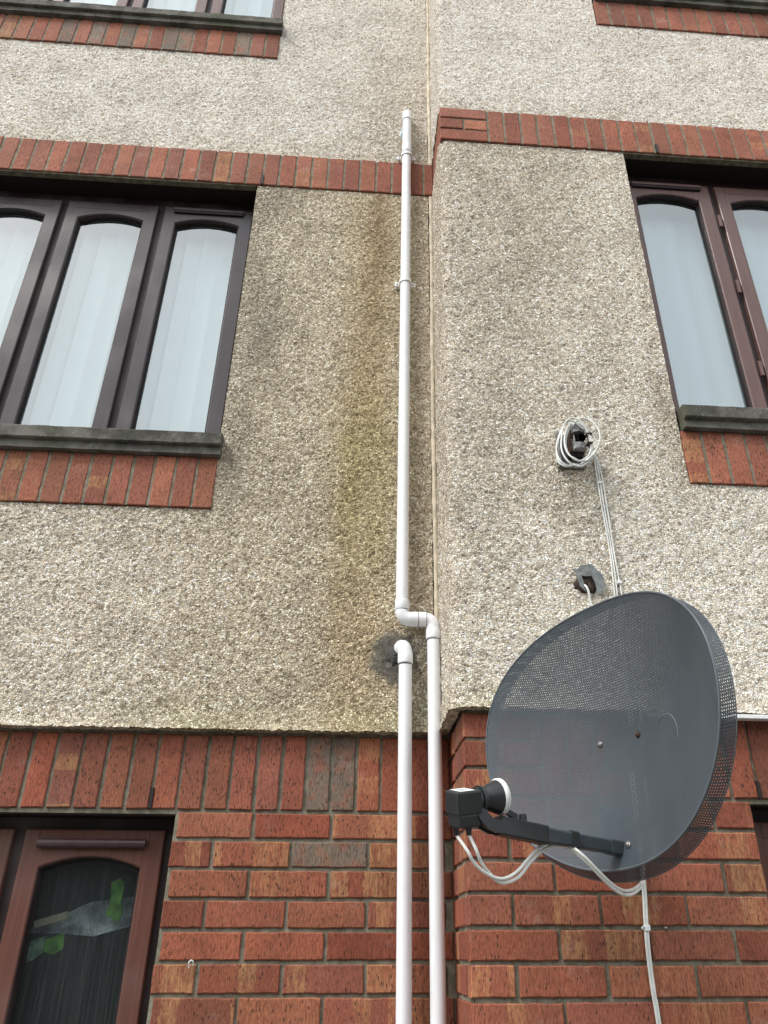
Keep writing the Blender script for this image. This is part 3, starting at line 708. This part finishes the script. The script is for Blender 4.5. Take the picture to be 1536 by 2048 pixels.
# the jog: elbow, short horizontal run with joints, elbow down
zc = 2.829; r_ = .026
e1 = MB().tube([Vector((x1-.002, y, 2.868))]+[Vector((x1-.002, y, zc+r_))]+arc((x1-.002+r_, y, zc+r_), math.pi, 1.5*math.pi, r_, (1, 0, 0), (0, 0, 1), 9)+[Vector((x1+.030, y, zc))], .0232, 28).build('elbow', M['pvc'], P)
socket((x1-.002, y, zc+r_+.003), (0, 0, 1), .034).build('socket', M['pvc'], e1)
MB().tube([(x1-.002, y, zc+r_+.005), (x1-.002, y, zc+r_+.0025)], .0240, 24).build('socket_seal', M['pvcgrey'], e1)
MB().tube([(x1+.022, y, zc), (x1+.050, y, zc)], .0246, 28).build('socket', M['pvc'], e1)
MB().tube([(x1+.0505, y, zc), (x1+.0530, y, zc)], .0238, 24).build('joint_ring', M['pvcgrey'], P)
e2 = MB().tube([Vector((x2-.032, y, zc))]+arc((x2-r_, y, zc-r_), math.pi/2, 0, r_, (1, 0, 0), (0, 0, 1), 9)+[Vector((x2, y, zc-.045))], .0232, 28).build('elbow', M['pvc'], P)
MB().tube([(x1+.053, y, zc), (x2-.024, y, zc)], .0246, 28).build('socket', M['pvc'], e2)
MB().tube([(x2-.0245, y, zc), (x2-.0225, y, zc)], .0249, 24).build('joint_ring', M['pvcgrey'], e2)
socket((x2, y, zc-.030), (0, 0, -1), .036).build('socket', M['pvc'], e2)
MB().tube([(x2, y, zc-.066), (x2, y, zc-.069)], .0222, 24).build('socket_seal', M['pvcgrey'], e2)
Q = empty('branch_pipe', (.44, -.06, 0), 'short white waste pipe leaving the cement patch and running straight down', 'pipe')
x3 = .4385
MB().tube([(x3-.001, y, 2.69), (x3+.003, y, .12)], R_P, 32).build('pipe', M['pvc'], Q)
e3 = MB().tube([Vector((x3-.012, .0, 2.742)), Vector((x3-.008, -.028, 2.742))]+[Vector((x3-.001-.008*(1-i/8), -.032-.028*math.sin(i/8*math.pi/2), 2.714+.028*math.cos(i/8*math.pi/2))) for i in range(9)]+[Vector((x3-.001, y, 2.700))], .0232, 28).build('elbow', M['pvc'], Q)
MB().tube([(x3-.014, -.014, 2.742), (x3-.010, -.036, 2.742)], .0250, 28).build('socket', M['pvc'], e3)
socket((x3-.001, y, 2.716), (0, 0, -1), .036).build('socket', M['pvc'], e3)
MB().tube([(x3-.001, y, 2.6795), (x3-.001, y, 2.6765)], .0222, 24).build('socket_seal', M['ink'], e3)
# pale sealant blob by the top elbow
def blob(name, outline, y0, mat, parent=None, h=.008, seed=1, rings=5):
    rr = random.Random(seed); cx = sum(p[0] for p in outline)/len(outline); cz = sum(p[1] for p in outline)/len(outline)
    pts = [p for i in range(len(outline)) for p in [outline[i], tuple((outline[i][k]+outline[(i+1) % len(outline)][k])/2*1. for k in (0, 1))]]
    pts = [(a+rr.uniform(-.003, .003), b+rr.uniform(-.003, .003)) for a, b in pts]; n = len(pts); vs = []
    for r in range(rings+1):
        s_ = 1-r/rings*.97; d = h*math.sin(min(1, (r+.0)/rings*1.3)*math.pi/2)
        for a, b in pts: vs.append((cx+(a-cx)*s_+rr.uniform(-.0015, .0015), y0-d+(rr.uniform(-.0022, .0022) if r else .006), cz+(b-cz)*s_+rr.uniform(-.0015, .0015)))
    fs = [(r*n+i, r*n+(i+1) % n, (r+1)*n+(i+1) % n, (r+1)*n+i) for r in range(rings) for i in range(n)]+[tuple(rings*n+i for i in range(n))]
    return MB().add(vs, fs, 0, True).build(name, mat, parent)
blob('sealant_blob', [(.402, 5.30), (.398, 5.325), (.404, 5.345), (.402, 5.365), (.412, 5.375), (.42, 5.36), (.42, 5.30)], -.022, M['foamblue'], P, .012, 3)
PATCH = [(.362, 2.775), (.386, 2.788), (.427, 2.790), (.466, 2.778), (.486, 2.755), (.488, 2.712), (.480, 2.669), (.440, 2.640), (.411, 2.650), (.385, 2.632), (.363, 2.665), (.340, 2.683), (.334, 2.719), (.343, 2.75)]
blob('cement_patch', [(.41+(a-.41)*.52, 2.725+(b-2.725)*.52) for a, b in PATCH], -.0225, M['cement'], H, .009, 5, 8)['label'] = 'dark grey cement smear round the pipe'

# ------------------------------------------------------------------ satellite dish
az, el = 1.122, .3576
n_ = Vector((-math.sin(az)*math.cos(el), -math.cos(az)*math.cos(el), math.sin(el))); w_ = Vector((math.cos(az), -math.sin(az), 0)); v_ = w_.cross(n_)
if v_.z < 0: v_ = -v_
DC = Vector((.8516, -.8504, 2.291))
DM = Matrix(((w_.x, v_.x, n_.x, DC.x), (w_.y, v_.y, n_.y, DC.y), (w_.z, v_.z, n_.z, DC.z), (0, 0, 0, 1)))
if DM.to_3x3().determinant() < 0: print('WARNING left-handed dish')
D = empty('satellite_dish', None, 'large dark grey perforated satellite dish on the projecting wall', 'satellite dish', mw=DM)
DA, DB, DK, DT = .3718, .2599, .752, .35
dish_h = lambda W_, V_: DK*(W_*W_+V_*V_)+DT*V_
def mat_mesh(hr=.25):
    m = N('perforated_steel', .42, .45); uv = m.n('ShaderNodeUVMap', uv_map='uv').outputs[0]
    p = .0055
    u, v, _ = m.xyz(uv)
    # hexagonal rows: two offset square lattices
    def lat(ou, ov):
        a = m.math('SUBTRACT', m.math('FRACT', m.math('ADD', m.math('DIVIDE', u, p), ou)), .5)
        b = m.math('MULTIPLY', m.math('SUBTRACT', m.math('FRACT', m.math('ADD', m.math('DIVIDE', v, p*1.732), ov)), .5), 1.732)
        return m.math('SQRT', m.math('ADD', m.math('MULTIPLY', a, a), m.math('MULTIPLY', b, b)))
    d = m.math('MINIMUM', lat(0, 0), lat(.5, .5))
    hole = m.math('LESS_THAN', d, hr)
    m.set(Alpha=m.math('SUBTRACT', 1., hole))
    a = m.noise(5., det=5, rough=.6); b = m.noise(22., m.map((1, .2, 1)), det=4)
    col = m.mix(m.rng(a, .3, .7), (.058, .073, .087), (.080, .096, .111)); col = m.mix(m.rng(b, .55, .8, 0, .25), col, (.13, .14, .145))
    m.set(Base_Color=col, Roughness=m.rng(b, .3, .7, .36, .52)); return m.m
def mat_coat():
    m = N('dish_coating', .4, .45); a = m.noise(12., det=4); m.set(Base_Color=m.mix(a, (.075, .088, .10), (.11, .125, .14))); return m.m
MESH, RIMM, COAT = mat_mesh(), mat_mesh(.275), mat_coat()
def shell(name, rings, thick, mat, parent):
    """rings: list of loops (each list of (pos, uv, normal)); two skins so that slanting views close the holes"""
    n = len(rings[0]); me = bpy.data.meshes.new(name); vs = []; uvs = []
    for s_ in (0, 1):
        for r in rings:
            for p, uv, nn in r: vs.append(tuple(Vector(p)-Vector(nn)*thick*s_)); uvs.append(uv)
    R_ = len(rings); fs = []; 
    for s_ in (0, 1):
        o = s_*R_*n
        for i in range(R_-1):
            for k in range(n):
                q = (o+i*n+k, o+i*n+(k+1) % n, o+(i+1)*n+(k+1) % n, o+(i+1)*n+k); fs.append(q if s_ == 0 else q[::-1])
    me.from_pydata(vs, [], fs); l = me.uv_layers.new(name='uv')
    wrap = PER if name == 'rim' else None
    for f in me.polygons:
        us = [uvs[vi] for vi in f.vertices]
        if wrap is not None and max(q[0] for q in us)-min(q[0] for q in us) > wrap/2: us = [(q[0]+wrap if q[0] < wrap/2 else q[0], q[1]) for q in us]
        for li, q in zip(f.loop_indices, us): l.data[li].uv = q
    return link(name, me, mat, parent, True, smooth=True)
NT = 144; rings = []
SE = 2.12                                       # the outline is a slightly squared oval
def rim_pt(t, s=1.):
    c, s2 = math.cos(t), math.sin(t); r = (abs(c)**SE+abs(s2)**SE)**(-1/SE)*.99
    return DA*c*r*s, DB*s2*r*s
for j in range(0, 41):
    r = max(j/40, .004); loop = []
    for k in range(NT):
        W_, V_ = rim_pt(2*math.pi*k/NT, r); nn = Vector((-2*DK*W_, -2*DK*V_-DT, 1)).normalized()
        loop.append(((W_, V_, dish_h(W_, V_)), (W_, V_), nn))
    rings.append(loop)
refl = shell('reflector', rings, .0015, MESH, D)
# flange: folds back from the front edge, also perforated
rings = []; arcL = [0.]
for k in range(NT):
    a, b = Vector(rim_pt(2*math.pi*k/NT)), Vector(rim_pt(2*math.pi*(k+1)/NT)); arcL.append(arcL[-1]+(b-a).length)
PER = round(arcL[-1]/.0055)*.0055; arcL = [a*PER/arcL[-1] for a in arcL]
for j in range(6):
    t = j/5; loop = []
    for k in range(NT):
        th = 2*math.pi*k/NT; W_, V_ = rim_pt(th); o = Vector((W_/DA**2, V_/DB**2, 0)).normalized()
        p = Vector((W_, V_, dish_h(W_, V_)))+o*(.003+.006*t)-Vector((0, 0, 1))*(.034*t)
        loop.append((p, (arcL[k], t*.035), o))
    rings.append(loop)
shell('rim', rings, .0010, RIMM, D)
def loop_tube(off, back, r):
    pts = []
    for k in range(NT+1):
        th = 2*math.pi*k/NT; W_, V_ = rim_pt(th); o = Vector((W_/DA**2, V_/DB**2, 0)).normalized(); pts.append(Vector((W_, V_, dish_h(W_, V_)))+o*off-Vector((0, 0, back)))
    return MB().tube(pts, r, 8, False)
loop_tube(.0015, .0005, .0026).build('rim_bead', COAT, D, True)
loop_tube(.0092, .0345, .0012).build('rim_edge', COAT, D, True)
def on_dish(W_, V_, h=0.): 
    nn = Vector((-2*DK*W_, -2*DK*V_-DT, 1)).normalized(); return Vector((W_, V_, dish_h(W_, V_)))+nn*h, nn
def bolt(W_, V_, mat):
    p, nn = on_dish(W_, V_); b = MB().tube([p-nn*.012, p+nn*.001, p+nn*.001, p+nn*.0022, p+nn*.0022, p+nn*.005, p+nn*.0062], [.003, .003, .0072, .0072, .005, .0048, .002], 14).build('bolt', mat, D, True)
bolt(-.060, -.003, M['zinc']); bolt(.060, -.003, M['rust']); bolt(.026, -.212, M['zinc']); bolt(-.026, -.212, M['zinc'])
# faint maker's ring pressed on the coating
rg = MB(); c0 = Vector((.155, -.03))
for k in range(0, 30):
    a0 = math.radians(-20+k*5.2); q = c0+Vector((math.cos(a0), math.sin(a0)))*.040
    a1 = math.radians(-20+(k+1)*5.2); q2 = c0+Vector((math.cos(a1), math.sin(a1)))*.040
    p, _ = on_dish(q.x, q.y, .0006); p2, _ = on_dish(q2.x, q2.y, .0006); rg.tube([p, p2], .0008, 6)
rg.build('emblem', simple('faded_emblem', (.16, .18, .19), .5), D, True)
# mount behind: plate, clamp, mast and wall arm
bp = MB().cbox((-.085, -.05, -.040), (.085, .05, -.030), .004); bp.cbox((-.06, -.035, -.085), (-.052, .035, -.030), .002); bp.cbox((.052, -.035, -.085), (.06, .035, -.030), .002)
bp.build('mount_plate', M['pole'], D, True)
iv = DM.inverted(); lw = lambda x, y_, z: iv @ Vector((x, y_, z))
mast_top = DM @ Vector((0, .03, -.115)); mx, my = mast_top.x, mast_top.y
MB().tube([lw(mx, my, mast_top.z+.06), lw(mx, my, 2.185), lw(mx+.003, my+.035, 2.155), lw(mx+.02, -.345, 2.150)], .0165, 20).build('mast', M['pole'], D, True)
MB().cbox((-.055, -.02, -.140), (.055, .05, -.085), .008).build('clamp', M['pole'], D, True)
wp = MB().box((mx-.035, -.3290, 2.08), (mx+.075, -.3225, 2.235)); wp.v = [tuple(lw(*p)) for p in wp.v]; wp.build('wall_plate', M['pole'], D, True)
# arm in the dish's own upright plane
def arm_box(p0, p1, hw, th, th1=None):
    """beam between two (V,H) points, hw half width across W, th thickness"""
    a, b = Vector((0, *p0)), Vector((0, *p1)); d = (b-a).normalized(); u = Vector((0, -d.z, d.y))
    if u.y < 0: u = -u
    q = MB(); c = .003
    sec = [(-hw+c, -th/2), (hw-c, -th/2), (hw, -th/2+c), (hw, th/2-c), (hw-c, th/2), (-hw+c, th/2), (-hw, th/2-c), (-hw, -th/2+c)]
    th1 = th1 or th; vs = [e_+Vector((1, 0, 0))*s_+u*t_*k_ for e_, k_ in ((a, 1), (b, th1/th)) for s_, t_ in sec]
    return q.add(vs, [tuple(range(8)), tuple(reversed(range(8, 16)))]+[(i, (i+1) % 8, (i+1) % 8+8, i+8) for i in range(8)])
A0, A1 = (-.213, -.052), (-.2845, .190)
def al(t): return (A0[0]+(A1[0]-A0[0])*t, A0[1]+(A1[1]-A0[1])*t)
armo = arm_box(al(.0), al(1.0), .0115, .0235, .029).build('arm', M['arm'], D, True)
arm_box(al(-.03), al(.17), .0135, .0270).build('foot', M['arm'], armo)
arm_box(al(.50), al(.57), .0145, .0310).build('strap', M['black'], armo)
kn = arm_box(al(.80), (-.2985, .248), .0140, .0330)
kn.tube([(0, -.2700, .196), (0, -.2560, .200)], [.0085, .0075], 14); kn.box((-.004, -.272, .212), (.004, -.262, .250))
kn.build('arm_end', M['black'], armo)
nk = MB(); NP = [(-.2985, .240), (-.3060, .258), (-.3060, .275), (-.3000, .292), (-.288, .303), (-.274, .307)]
for sgn in (-1, 1):
    prof = []
    for k, (V_, H_) in enumerate(NP):
        a_ = Vector(NP[max(k-1, 0)]); b_ = Vector(NP[min(k+1, len(NP)-1)]); t_ = (b_-a_).normalized(); nn = Vector((-t_.y, t_.x)); prof.append((Vector((V_, H_)), nn))
    vs = []
    for c_, nn in prof:
        for q in (-.011, .011):
            for xx in (.009, .0145): vs.append((sgn*xx, c_.x+nn.x*q, c_.y+nn.y*q))
    nk.add(vs, [f for k in range(len(NP)-1) for f in ((k*4, k*4+1, k*4+5, k*4+4), (k*4+2, k*4+6, k*4+7, k*4+3), (k*4, k*4+4, k*4+6, k*4+2), (k*4+1, k*4+3, k*4+7, k*4+5))])
nk.add([(-.009, V_+q, H_) for V_, H_ in NP for q in (-.007, .004)]+[(.009, V_+q, H_) for V_, H_ in NP for q in (-.007, .004)], [(k*2, k*2+1, k*2+3, k*2+2) for k in range(len(NP)-1)]+[(12+k*2, 12+k*2+2, 12+k*2+3, 12+k*2+1) for k in range(len(NP)-1)]+[(k*2, k*2+2, 12+k*2+2, 12+k*2) for k in range(len(NP)-1)]+[(k*2+1, 13+k*2, 15+k*2, k*2+3) for k in range(len(NP)-1)])
nk.build('neck', M['black'], armo)
# receiver head
ln_d = Vector((0, .50, -.866)).normalized(); ln_u = Vector((0, .866, .50)).normalized(); sx = Vector((1, 0, 0))
CAP = Vector((0, -.2505, .263))
head = MB()
SKEW = math.radians(14); cs, sn = math.cos(SKEW), math.sin(SKEW)
def LP(a, s_, u): return CAP+ln_d*a+(sx*cs-ln_u*sn)*s_+(ln_u*cs+sx*sn)*u
cone = MB().tube([LP(-.056, 0, 0), LP(-.040, 0, 0), LP(-.036, 0, 0), LP(-.006, 0, 0), LP(-.001, 0, 0)], [.0155, .0165, .019, .0300, .0305], 40)
hd = MB()
def obox(mb, a0, a1, s0, s1, u0, u1, c=.003, taper=0.):
    t = MB().cbox((a0, s0, u0), (a1, s1, u1), c); mb.add([LP(*p) for p in t.v], t.f); return mb
obox(hd, -.107, -.052, -.022, .022, -.022, .0195, .004); obox(hd, -.103, -.055, -.0195, .0195, -.043, -.021, .003)
lnb = hd.build('receiver_head', M['black'], D, True)
cone.build('horn', M['black'], lnb)
MB().tube([LP(-.003, 0, 0), LP(0, 0, 0), LP(.007, 0, 0), LP(.0095, 0, 0), LP(.011, 0, 0)], [.0310, .0328, .0328, .030, .010], 40).build('horn_cap', M['cap'], lnb)
cl = MB(); 
for a in (-.053, -.0455, -.040): cl.tube([LP(a, 0, 0), LP(a+.0052, 0, 0)], .0215 if a != -.0455 else .0240, 32)
obox(cl, -.053, -.036, -.013, .013, -.036, -.010, .004); cl.build('collar', M['black'], D, True)
for a, s_ in ((-.094, -.006), (-.074, .006)):
    MB().tube([LP(a, s_, -.041), LP(a, s_, -.047), LP(a, s_, -.0475), LP(a, s_, -.058)], [.0068, .0068, .0055, .0050], 16).build('connector', M['black'], lnb)
lb = obox(MB(), -.099, -.066, -.016, .018, .0197, .0201, .0001); lb.build('sticker', M['sticker'], lnb)
ik = MB()
for i, (a, s_, L_) in enumerate(((-.094, -.006, .005), (-.087, -.006, .004), (-.081, -.006, .006), (-.073, -.006, .003), (-.094, .003, .016), (-.094, .008, .010))):
    obox(ik, a, a+L_, s_, s_+.0035 if i < 4 else s_+.0016, .0202, .0204, .00005)
ik.build('sticker_print', M['ink'], lnb)

# ------------------------------------------------------------------ cables
def cable(name, pts, r, label, group=None, parent=None, mat='cable', sub=8):
    o = MB().tube(spline(pts, sub), r, 10).build(name, M[mat], parent)
    return tag(o, label, 'cable', group) if parent is None else o
# tail from the receiver: two leads looping up under the arm, then down to the wall bundle
c1w, c2w = DM @ LP(-.094, -.006, -.057), DM @ LP(-.074, .006, -.057)
st = DM @ Vector((0, al(.565)[0]-.020, al(.565)[1]))
P1 = [c1w, (.485, -1.025, 2.052), (.497, -1.018, 2.034), (.52, -1.005, 2.018), (.551, -.99, 2.01), (.581, -.975, 2.021), (.611, -.96, 2.047), (.637, -.945, 2.068), (.665, -.932, 2.078), (.695, -.928, 2.075), (.724, -.935, 2.053), (.76, -.925, 2.021), (.791, -.9, 2.003), (.826, -.85, 2.0), (.879, -.75, 2.012), (.945, -.6, 2.039), (1.0, -.45, 2.09), (1.036, -.332, 2.13)]
P2 = [c2w, (.501, -1.025, 2.054), (.511, -1.015, 2.035), (.528, -1.0, 2.018), (.552, -.985, 2.004), (.586, -.97, 2.014), (.615, -.955, 2.041), (.644, -.94, 2.063), (.669, -.928, 2.072), (.699, -.922, 2.069), (.727, -.93, 2.046), (.763, -.92, 2.014), (.794, -.895, 1.996), (.829, -.845, 1.993), (.882, -.745, 2.006), (.947, -.6, 2.034), (1.003, -.45, 2.086), (1.041, -.332, 2.125)]
cable('receiver_lead', P1, .0031, 'front one of two white leads looping from the receiver under the dish arm', 'white leads of the dish receiver')
cable('receiver_lead', P2, .0031, 'rear one of two white leads looping from the receiver under the dish arm', 'white leads of the dish receiver')
# twin cable down the brickwork
yb = S-.0045
lo = [(1.0385, 2.085), (1.0365, 2.03), (1.0295, 1.949), (1.0265, 1.886), (1.027, 1.814), (1.030, 1.753), (1.032, 1.5), (1.03, .9), (1.03, .15)]
T = empty('twin_cable', (1.03, yb, 0), 'white twin cable clipped down the brickwork under the dish', 'cable')
for dx in (-.0031, .0031): MB().tube(spline([(x+dx, yb, z) for x, z in lo], 6), .0034, 10).build('core_lead', M['cable'], T)
ck = MB().cbox((1.0225, yb-.0055, 1.943), (1.0385, yb+.003, 1.956), .0015); ck.tube([(1.0215, yb-.004, 1.9495), (1.0215, yb+.003, 1.9495)], .0042, 12)
ck.build('cable_clip', M['trim'], T); MB().tube([(1.0215, yb-.0065, 1.9495), (1.0215, yb-.003, 1.9495)], .0018, 8).build('clip_nail', M['rust'], T)
# bundle from the old bracket down behind the dish
yr = S-.026
runs = [[(1.028, 3.335, -.372), (1.046, 3.31, -.360), (1.052, 3.28, yr), (1.0545, 3.199, yr), (1.0565, 3.119, yr), (1.0605, 3.043, yr), (1.0625, 2.95, yr), (1.0605, 2.861, yr), (1.0595, 2.816, yr), (1.055, 2.6, yr), (1.049, 2.45, yr-.012), (1.044, 2.36, S-.006), (1.040, 2.2, S-.005), (1.0385, 2.086, S-.005)],
        [(1.032, 3.333, -.366), (1.052, 3.305, -.356), (1.0575, 3.28, yr), (1.0600, 3.199, yr), (1.0618, 3.119, yr), (1.0650, 3.043, yr), (1.0670, 2.95, yr), (1.0665, 2.861, yr), (1.0650, 2.816, yr), (1.061, 2.6, yr), (1.055, 2.45, yr-.012), (1.050, 2.36, S-.006), (1.046, 2.2, S-.005), (1.0450, 2.086, S-.005)],
        [(1.036, 3.333, -.360), (1.056, 3.308, -.352), (1.0630, 3.28, yr), (1.0675, 3.199, yr), (1.0690, 3.12, yr), (1.0690, 3.043, yr-.004), (1.0705, 2.951, yr-.004), (1.0750, 2.879, yr), (1.0775, 2.816, yr), (1.079, 2.6, yr), (1.078, 2.45, yr-.012), (1.0765, 2.36, S-.006), (1.076, 2.2, S-.005)]]
for i, (r_, nm) in enumerate(zip(runs, ('left', 'middle', 'right'))):
    r_ = [(x+(i-1)*.0022*min(1, max(0, (3.32-z)/.06)), z, y_) for x, z, y_ in r_]
    cable('coaxial_cable', [(x, y_, z) for x, z, y_ in r_], .0024, '%s one of three white cables running from the old bracket down behind the dish' % nm, 'white cables below the old bracket')
for x, z in ((1.0545, 3.212), (1.074, 2.863)):
    o = MB().cbox((x-.004, yr-.0052, z-.0045), (x+.010, yr+.006, z+.0045), .0012).build('cable_clip', M['trim'], None)
    tag(o, 'small white clip nailed over the cables %s' % ('just below the old bracket' if z > 3 else 'just above the dish edge'), 'cable clip')

# ------------------------------------------------------------------ old iron bracket with a hank of cable
K = empty('wall_bracket', (.975, -.345, 3.32), 'rusty grey bracket stub left on the pebbledash above the dish', 'bracket')
pb = MB().cbox((.924, -.352, 3.262), (1.014, -.341, 3.392), .003); pb.build('back_plate', M['steel'], K)
MB().cbox((.924, -.378, 3.262), (.929, -.350, 3.392), .0015).build('side_flange', M['steel'], K)
MB().cbox((.960, -.392, 3.292), (1.004, -.350, 3.298), .002).build('lower_web', M['gasket'], K)
MB().cbox((.958, -.400, 3.300), (.964, -.350, 3.385), .002).build('web', M['rust'], K)
for z0, z1, nm in ((3.363, 3.396, 'clamp_jaw'), (3.300, 3.328, 'clamp_jaw')):
    j = MB(); xs_ = [.9645, .972, .986, 1.000, 1.0075]; pr = [0, .006, .009, .006, 0]
    vs = []
    for x, d in zip(xs_, pr): vs += [(x, -.410-d, z0+d*.4), (x, -.410-d, z1-d*.5), (x, -.372, z1), (x, -.372, z0)]
    j.add(vs, [(i*4+a, i*4+(a+1) % 4, (i+1)*4+(a+1) % 4, (i+1)*4+a) for i in range(4) for a in range(4)]+[(0, 1, 2, 3), (16, 17, 18, 19)]); j.build(nm, M['steel'], K)
ty = MB().tube([(.996, -.414, 3.345), (.996, -.360, 3.352)], .0135, 24, False); ty.tube([(.994, -.362, 3.352), (.994, -.359, 3.352)], .0135, 24); ty.build('tube_stub', M['gasket'], K)
MB().tube([(.972, -.402, 3.334), (.972, -.402, 3.362)], .0032, 10).build('clamp_bolt', M['zinc'], K)
MB().tube([(.9295, -.352, 3.387), (.9295, -.362, 3.388)], .0062, 12).build('fixing_bolt', M['zinc'], K)
MB().tube([(.935, -.352, 3.252), (.935, -.358, 3.252)], .0055, 12).build('fixing_bolt', M['rust'], K)
CO = empty('cable_hank', (.985, -.42, 3.32), 'hank of white cable looped and tied round the old bracket', 'cable hank')
LA = [(.966, 3.384), (.978, 3.404), (.999, 3.418), (1.02, 3.413), (1.039, 3.392), (1.05, 3.364), (1.051, 3.334), (1.040, 3.301), (1.021, 3.271), (1.001, 3.246), (.978, 3.229), (.957, 3.227), (.938, 3.235), (.924, 3.258), (.919, 3.287), (.922, 3.319), (.930, 3.361), (.943, 3.395), (.962, 3.410), (.980, 3.405), (1.003, 3.383), (1.015, 3.352), (1.021, 3.319), (1.016, 3.286), (.999, 3.262), (.976, 3.245), (.960, 3.249), (.942, 3.263), (.933, 3.290), (.934, 3.331), (.947, 3.373), (.962, 3.394)]
LB = [(.970, 3.386), (.985, 3.404), (1.003, 3.383), (1.018, 3.352), (1.024, 3.319), (1.019, 3.284), (1.001, 3.258), (.976, 3.236), (.955, 3.236), (.934, 3.229), (.915, 3.240), (.907, 3.256), (.904, 3.283), (.908, 3.311), (.918, 3.345), (.932, 3.376), (.950, 3.400), (.975, 3.398), (.998, 3.376), (1.020, 3.372), (1.037, 3.355), (1.043, 3.325), (1.034, 3.298), (1.015, 3.268), (.996, 3.250), (.970, 3.250), (.950, 3.268), (.940, 3.300), (.942, 3.340), (.955, 3.375)]
for L_, y_, ph in ((LA, -.424, 0), (LB, -.416, 2), ([(x*.97+.0295, z*.965+.116) for x, z in LB[:16]], -.408, 4)):
    MB().tube(spline([(x, y_+.007*math.sin(i*.9+ph), z) for i, (x, z) in enumerate(L_)], 6), .0028, 8).build('loop', M['cable'], CO)
for z in (3.353, 3.318): MB().cbox((1.008, -.430, z-.0015), (1.027, -.400, z+.0015), .0006).build('cable_tie', M['gasket'], CO)

# ------------------------------------------------------------------ broken hole in the pebbledash with peeling flaps
yh = S-.024
blob('hole_edge', [(.934, 2.865), (.936, 2.84), (.962, 2.827), (.996, 2.826), (1.008, 2.85), (1.004, 2.885), (.965, 2.895)], yh+.001, M['hole'], H, .006, 9, 5)['label'] = 'broken brown hole in the pebbledash'
FL = empty('render_flap', (.97, yh, 2.86), 'grey peeling flaps round a broken hole above the dish', 'wall patch')
def flap(pts, y0, tilt=.0):
    mb = MB(); n = len(pts); vs = [(x, y0-tilt*(z-2.9), z) for x, z in pts]+[(x, y0-.0045-tilt*(z-2.9), z) for x, z in pts]
    mb.add(vs, [tuple(range(n)), tuple(reversed(range(n, 2*n)))]+[(i, (i+1) % n, (i+1) % n+n, i+n) for i in range(n)]); return mb
flap([(.934, 2.898), (.941, 2.902), (.948, 2.899), (.957, 2.911), (.972, 2.913), (.985, 2.917), (.998, 2.915), (1.001, 2.905), (1.008, 2.900), (1.003, 2.890), (.991, 2.886), (.984, 2.877), (.973, 2.876), (.958, 2.878), (.947, 2.876), (.943, 2.884)], yh-.008).build('flap', M['foam'], FL)
flap([(.944, 2.876), (.957, 2.877), (.963, 2.857), (.963, 2.842), (.971, 2.828), (.962, 2.833), (.953, 2.843), (.946, 2.860)], yh-.010, .1).build('flap', M['foam'], FL)
flap([(1.006, 2.899), (1.014, 2.893), (1.023, 2.884), (1.028, 2.872), (1.026, 2.857), (1.021, 2.838), (1.011, 2.818), (1.001, 2.820), (1.001, 2.838), (.998, 2.856), (.991, 2.873), (.990, 2.884), (.998, 2.890)], yh-.009, .05).build('flap', M['foam'], FL)
cable('stub_cable', [(.962, yh+.01, 2.858), (.966, yh-.010, 2.846), (.972, yh-.014, 2.830), (.976, yh-.010, 2.806), (.980, yh-.006, 2.786), (.990, yh-.004, 2.745), (1.004, yh-.004, 2.722), (1.022, yh-.004, 2.74), (1.035, yh-.003, 2.80), (1.05, yh-.002, 2.815)], .0032, 'short white cable coming out of the broken hole above the dish')
# ------------------------------------------------------------------ white bead along the foot of the pebbledash on the right
yt = S-.050
MB().cbox((1.10, yt, 2.4565), (3.5, yt+.03, 2.468), .002).build('stop_bead', M['trim'], H, label='white bead along the foot of the pebbledash')
# small fixings left in the brickwork
o = MB().tube(spline([(-.136, -.004, 1.862), (-.138, -.008, 1.874), (-.132, -.010, 1.880), (-.126, -.008, 1.876), (-.127, -.004, 1.868)], 5), .0018, 8).build('wire_hook', M['trim'], None); tag(o, 'tiny white wire hook in the mortar beside the ground-floor window', 'hook')
o = MB().tube([(1.081, S+.002, 1.949), (1.081, S-.005, 1.949), (1.081, S-.006, 1.949)], [.004, .0042, .002], 12).build('wall_plug', M['zinc'], None); tag(o, 'small metal screw in the brick joint right of the twin cable', 'screw')

# ------------------------------------------------------------------ ground and an unseen house added to darken the window reflections
def mat_ground():
    m = N('paving', .9, .2); a = m.noise(.8, det=6); b = m.noise(60., det=3)
    m.set(Base_Color=m.mix(m.rng(a, .3, .7), (.11, .105, .095), (.17, .165, .15)), Normal=m.bump(b, .4, .003)); return m.m
tag(MB().add([(-90, -90, 0), (90, -90, 0), (90, 90, 0), (-90, 90, 0)], [(0, 1, 2, 3)]).build('ground', mat_ground(), None, recalc=False), kind='structure')
OH = empty('added_dark_house', (0, -13, 0), 'out-of-view dark house added across the way to darken the glass reflections', 'house')
MB().box((-11, -19, 0), (12, -13, 5.2)).build('wall', simple('added_house_wall', (.030, .028, .026), .9), OH)
MB().add([(-11.4, -12.6, 5.2), (12.4, -12.6, 5.2), (12.4, -16, 7.6), (-11.4, -16, 7.6), (-11.4, -19.4, 5.2), (12.4, -19.4, 5.2)], [(0, 1, 2, 3), (3, 2, 5, 4), (0, 3, 4), (1, 5, 2), (0, 4, 5, 1)]).build('roof', simple('added_house_roof', (.025, .025, .027), .9), OH)
